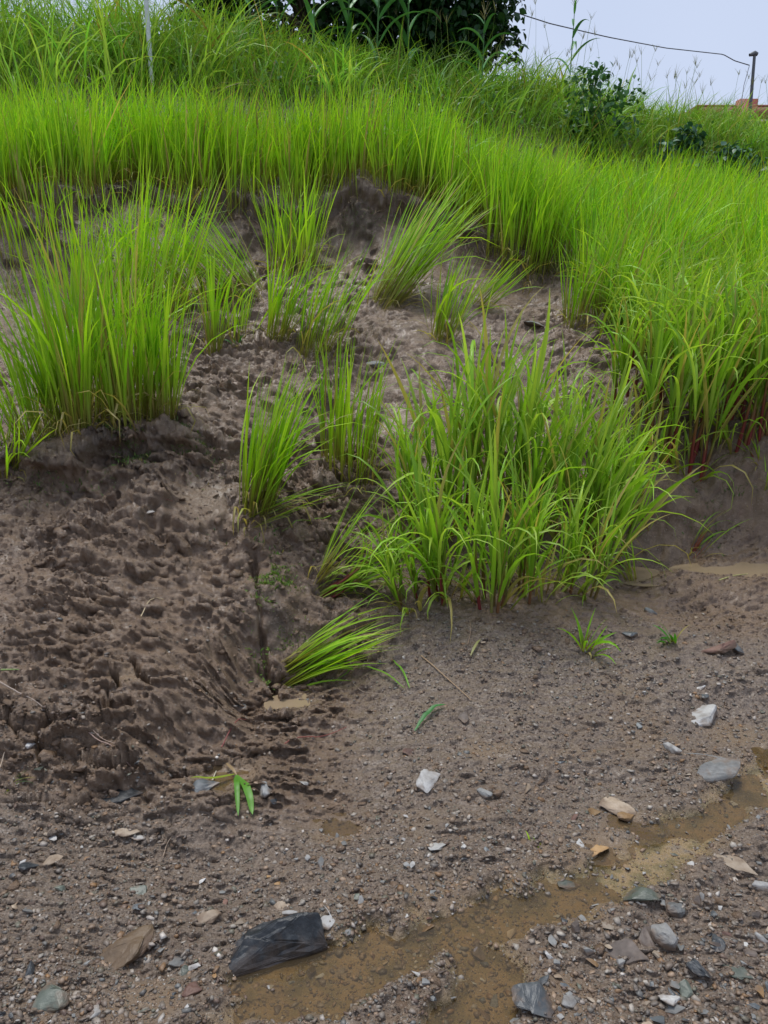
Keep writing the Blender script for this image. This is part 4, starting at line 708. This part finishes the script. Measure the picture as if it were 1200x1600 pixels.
# ------------------------------------------------------------------ trees and bushes
M_BARK = plain('bark', (.09, .07, .05), .85)
def leaf_cards(P, s, cA, cB, flat_=.0, heart=True):
    """pointed oval leaves with a bent midrib, each its own tilt"""
    n = len(P); a = rng.uniform(0, 6.28, n); ti = rng.normal(.5, .5, n); ro = rng.normal(0, .5, n)
    base = np.array([(0, 0, 0), (.32, .35, .06), (.30, .62, .03), (0, 1.05, -.16), (-.30, .62, .03), (-.32, .35, .06), (0, .5, -.04)]) if heart else np.array([(0, 0, 0), (.14, .3, .04), (.15, .6, .02), (0, 1.05, -.12), (-.15, .6, .02), (-.14, .3, .04), (0, .5, -.03)])
    B = base[None] * s[:, None, None]; c, d = np.cos(ro)[:, None], np.sin(ro)[:, None]; X, Z = B[..., 0] * c - B[..., 2] * d, B[..., 0] * d + B[..., 2] * c; Y = B[..., 1]
    c, d = np.cos(ti)[:, None], np.sin(ti)[:, None]; Y, Z = Y * c + Z * d, -Y * d + Z * c; c, d = np.cos(a)[:, None], np.sin(a)[:, None]; X, Y = X * c - Y * d, X * d + Y * c
    V = np.stack([X, Y, Z], -1) + P[:, None]; f = np.array([(0, 1, 6, 5), (1, 2, 3, 6), (6, 3, 4, 5)]); F = (f[None] + (np.arange(n) * 7)[:, None, None]).reshape(-1, 4)
    return V.reshape(-1, 3), F, np.repeat(pal(n, cA, cB)[:, None], 7, 1).reshape(-1, 3)
def tree(x, y, h, rx, ry, rz_, n, label, cA, cB, s=.11, name='leafy_tree', heart=True, trunk=.07, cat='tree', clumps=26, cz=None):
    z = H(x, y); r = ob(name, None, loc=(x, y, z), label=label, cat=cat); cz = cz or h - rz_
    cl = rng.normal(0, 1, (clumps, 3)); cl /= np.linalg.norm(cl, axis=1)[:, None]; cl *= rng.uniform(.45, 1.0, (clumps, 1)) * np.array([rx, ry, rz_]); cl[:, 2] += cz
    parts = [tube([(0, 0, -.1), (.03, .02, cz * .5), (-.02, .03, cz)], np.array([trunk, trunk * .8, trunk * .55]), 8)]
    for c in cl: parts.append(tube([(0, 0, cz * .55 + .2 * rng.random()), c * np.array([.45, .45, .6]) + np.array([0, 0, cz * .3]), c], np.array([trunk * .4, trunk * .25, trunk * .08]), 5))
    V, F, C = join(parts); ob('trunk', mk_mesh('trunk', V, F, M_BARK), r)
    k = rng.integers(0, clumps, n); g = rng.normal(0, 1, (n, 3)); g /= np.linalg.norm(g, axis=1)[:, None]; P = cl[k] + g * (rng.random((n, 1)) ** .5) * np.array([rx, ry, rz_]) * .42
    V, F, C = leaf_cards(P, s * rng.uniform(.6, 1.25, n), cA, cB, heart=heart); ob('crown', mk_mesh('crown', V, F, M_DARK, attrs={'Col': C}), r); return r
TA, TB = (.012, .045, .014), (.03, .085, .022)
tree(.75, 14.0, 3.1, 1.2, 1.0, 1.7, 13000, 'dark broad leaved tree behind the tall grass, the wire hangs above its edge', TA, TB, .13)
tree(-1.3, 14.6, 3.4, 1.8, 1.2, 1.9, 12000, 'dark broad leaved tree standing behind the maize row', TA, TB, .13)
tree(2.95, 11.6, 1.05, .55, .4, .6, 800, 'dark leafy bush with spiky flower stalks below the skyline', (.045, .13, .04), (.10, .22, .07), .085, 'bush', True, .02, 'bush', 16, .45)
for x, y, h, lb in [(4.2, 11.7, .55, 'low blue green leafy weed on the bank beside the bush'), (4.9, 11.5, .6, 'broad leaved blue green weed in the bank grass'), (5.35, 11.3, .5, 'dark leafy weed at the edge of the rice below the building'), (5.9, 11.8, .6, 'leafy weed at the outer end of the bank'), (3.9, 11.3, .5, 'small dark weed right behind the rice, near the bush')]:
    tree(x, y, h, .36, .28, .3, 300, lb, (.03, .10, .05), (.07, .17, .08), .10, 'leafy_weed', True, .012, 'weed', 8, h * .4)
# spiky stalks of the bush
# ------------------------------------------------------------------ white post, wire, lamp post, building
def place(px, row, Y): d = ray(px, row); t = Y / d[1]; return np.array([d[0] * t, Y, CAMZ + d[2] * t])
p = place(235, 95, 10.6); V, F, C = tube([(0, 0, -.35), (0, 0, .6), (.01, 0, 1.6), (.015, 0, 2.4)], np.array([.028, .028, .026, .026]), 10); post = ob('post', mk_mesh('post', V, F, plain('white_pipe', (.62, .64, .64), .45, .2)), loc=tuple(p), label='thin white pipe post standing in the tall hilltop grass', cat='post')
M_STEEL = plain('grey_steel', (.10, .105, .11), .5); pt = place(1179, 86, 30.0); pb = place(1173, 160, 30.0)
lp = ob('lamp_post', None, loc=(pb[0], 30.0, pb[2] - 1.5), label='slim grey pole rising beside the red roofed building', cat='pole')
V, F, C = tube([(0, 0, 0), (0, 0, 1.5), (pt[0] - pb[0], 0, pt[2] - pb[2] + 1.5)], np.array([.07, .06, .05]), 8); ob('pole', mk_mesh('pole', V, F, M_STEEL), lp)
V, F, C = tube([(-.18, 0, 0), (0, 0, .05), (.10, 0, .02)], np.array([.05, .09, .06]), 8); ob('pole_cap', mk_mesh('pole_cap', V, F, M_STEEL), lp, (pt[0] - pb[0], 0, pt[2] - pb[2] + 1.5))
wp = [place(*q) for q in [(600, -45, 14.2), (700, -14, 16), (785, 13, 18), (860, 37, 20), (950, 58, 22.5), (1040, 75, 26), (1130, 85, 29), (1148, 95, 29.5), (1171, 102, 30)]]
wp = np.array(wp); tt = np.linspace(0, len(wp) - 1, 60); ws = np.stack([np.interp(tt, np.arange(len(wp)), wp[:, j]) for j in range(3)], -1)
V, F, C = tube(ws, np.linspace(.010, .016, 60), 6); ob('wire', mk_mesh('wire', V, F, plain('black_cable', (.03, .03, .03), .6)), label='sagging dark cable strung from the tree to the pole', cat='cable')
q1, q2 = place(1171, 102, 29.9), place(1158, 165, 29.9); V, F, C = tube([q1, (q1 + q2) / 2 + np.array([-.05, 0, 0]), q2], np.full(3, .012), 5); ob('wire', mk_mesh('wire', V, F, plain('pale_cable', (.35, .36, .38), .6)), label='thin pale cable dropping from the pole to the roof', cat='cable')
def boxm(x0, x1, y0, y1, z0, z1, m):
    V = [(x, y, z) for z in (z0, z1) for y in (y0, y1) for x in (x0, x1)]; return mk_mesh('box', V, [(0, 1, 5, 4), (1, 3, 7, 5), (3, 2, 6, 7), (2, 0, 4, 6), (4, 5, 7, 6), (2, 3, 1, 0)], m, False)
a = place(1100, 168, 32.0); top = place(1196, 148, 30.0); bx0 = a[0] - .6
M_RED = plain('red_paint', (.33, .085, .075), .6, .2, 3); M_CREAM = plain('cream_wall', (.45, .44, .42), .8, .15, 2); m, n, l, pg = mat('window_glass'); pg.inputs['Base Color'].default_value = (.05, .07, .08, 1); pg.inputs['Roughness'].default_value = .08; M_GLASS = m
bl = ob('building', None, loc=(bx0, 31.0, 4.0), label='low building with red parapet and cornice beyond the hilltop grass', cat='building'); tz = top[2] - 4.0; bw = 9.0
ob('wall', boxm(.15, bw, .15, 6, 0, tz - .55, M_CREAM), bl); ob('parapet', boxm(0, bw, 0, 6.2, tz - .549, tz - .17, M_RED), bl); ob('coping', boxm(-.05, bw, -.05, 6.25, tz - .169, tz - .10, M_RED), bl)
ob('pillar', boxm(top[0] - bx0 - .55, top[0] - bx0 + .10, -.25, .14, 0, tz + .05, M_RED), bl)
for i in range(3):
    wn = ob('window', boxm(.9 + i * 1.3, 1.9 + i * 1.3, .10, .149, tz - 1.5, tz - .62, M_STEEL), bl); ob('pane', boxm(.96 + i * 1.3, 1.84 + i * 1.3, .085, .099, tz - 1.44, tz - .68, M_GLASS), wn)
# ------------------------------------------------------------------ mixed growth on the bank and the hilltop
x, y = scatter(900, -9, 10, 9.4, 15, lambda x, y: inv(x, y) & (y > back_edge(x) + .7) & (y < back_edge(x) + 3.2) & (fbm(x, y, .9, 2, 90) > .02))
mass('hilltop_reed', x, y, 7, np.interp(x, [-7, -2.5, -1, .4, 2, 4, 7], [1.35, 1.25, .75, .9, .95, .75, .7]) * rng.uniform(.7, 1.15, len(x)), (.05, -.05), (.20, .40, .05), (.40, .58, .13), 'clumps of broad bladed pale grass nodding over the bank', 'grass', .027, .22, .06, M_MILLET, ((.2, .24, .07), (.16, .26, .05)), 6, (.4, 2.2), .2, 'wide', .06, .45)
X, Y = scatter(700, -8, 9, 9, 14, lambda x, y: inv(x, y) & (y > back_edge(x) - .05) & (y < back_edge(x) + 2.6) & (fbm(x, y, .7, 2, 91) > .12)); k = 14
P = np.stack([np.repeat(X, k) + rng.normal(0, .12, len(X) * k), np.repeat(Y, k) + rng.normal(0, .12, len(X) * k), np.repeat(hfull(X, Y), k) + rng.uniform(.03, .45, len(X) * k)], -1)
V, F, C = leaf_cards(P, rng.uniform(.03, .08, len(P)), (.06, .17, .04), (.16, .32, .07)); ob('bank_weeds', mk_mesh('bank_weeds', V, F, M_WEED, attrs={'Col': C}), kind='stuff', label='low broad leaved weeds growing through the bank grass', cat='weeds')
# roots hanging out of the broken terrace edge
X = rng.uniform(-4.5, 1.5, 700); Y = np.interp(X, EX, EY) - .03 + rng.normal(0, .06, 700) - fbm(X, np.interp(X, EX, EY), .45, 2, 31) * .12; n = len(X); c = pal(n, (.10, .065, .04), (.30, .22, .13))
V, F, C = blades(np.stack([X, Y, hfull(X, Y) + .01], -1), rng.normal(-1.57, .6, n), rng.uniform(1.0, 1.8, n), rng.uniform(.6, 1.4, n), rng.uniform(.05, .22, n), np.full(n, .004), 4, 0, None, (c, c, c), 'stem'); ob('hanging_roots', mk_mesh('hanging_roots', V, F, M_TWIG, attrs={'Col': C}), kind='stuff', label='fine brown roots hanging from the broken terrace edge', cat='roots')
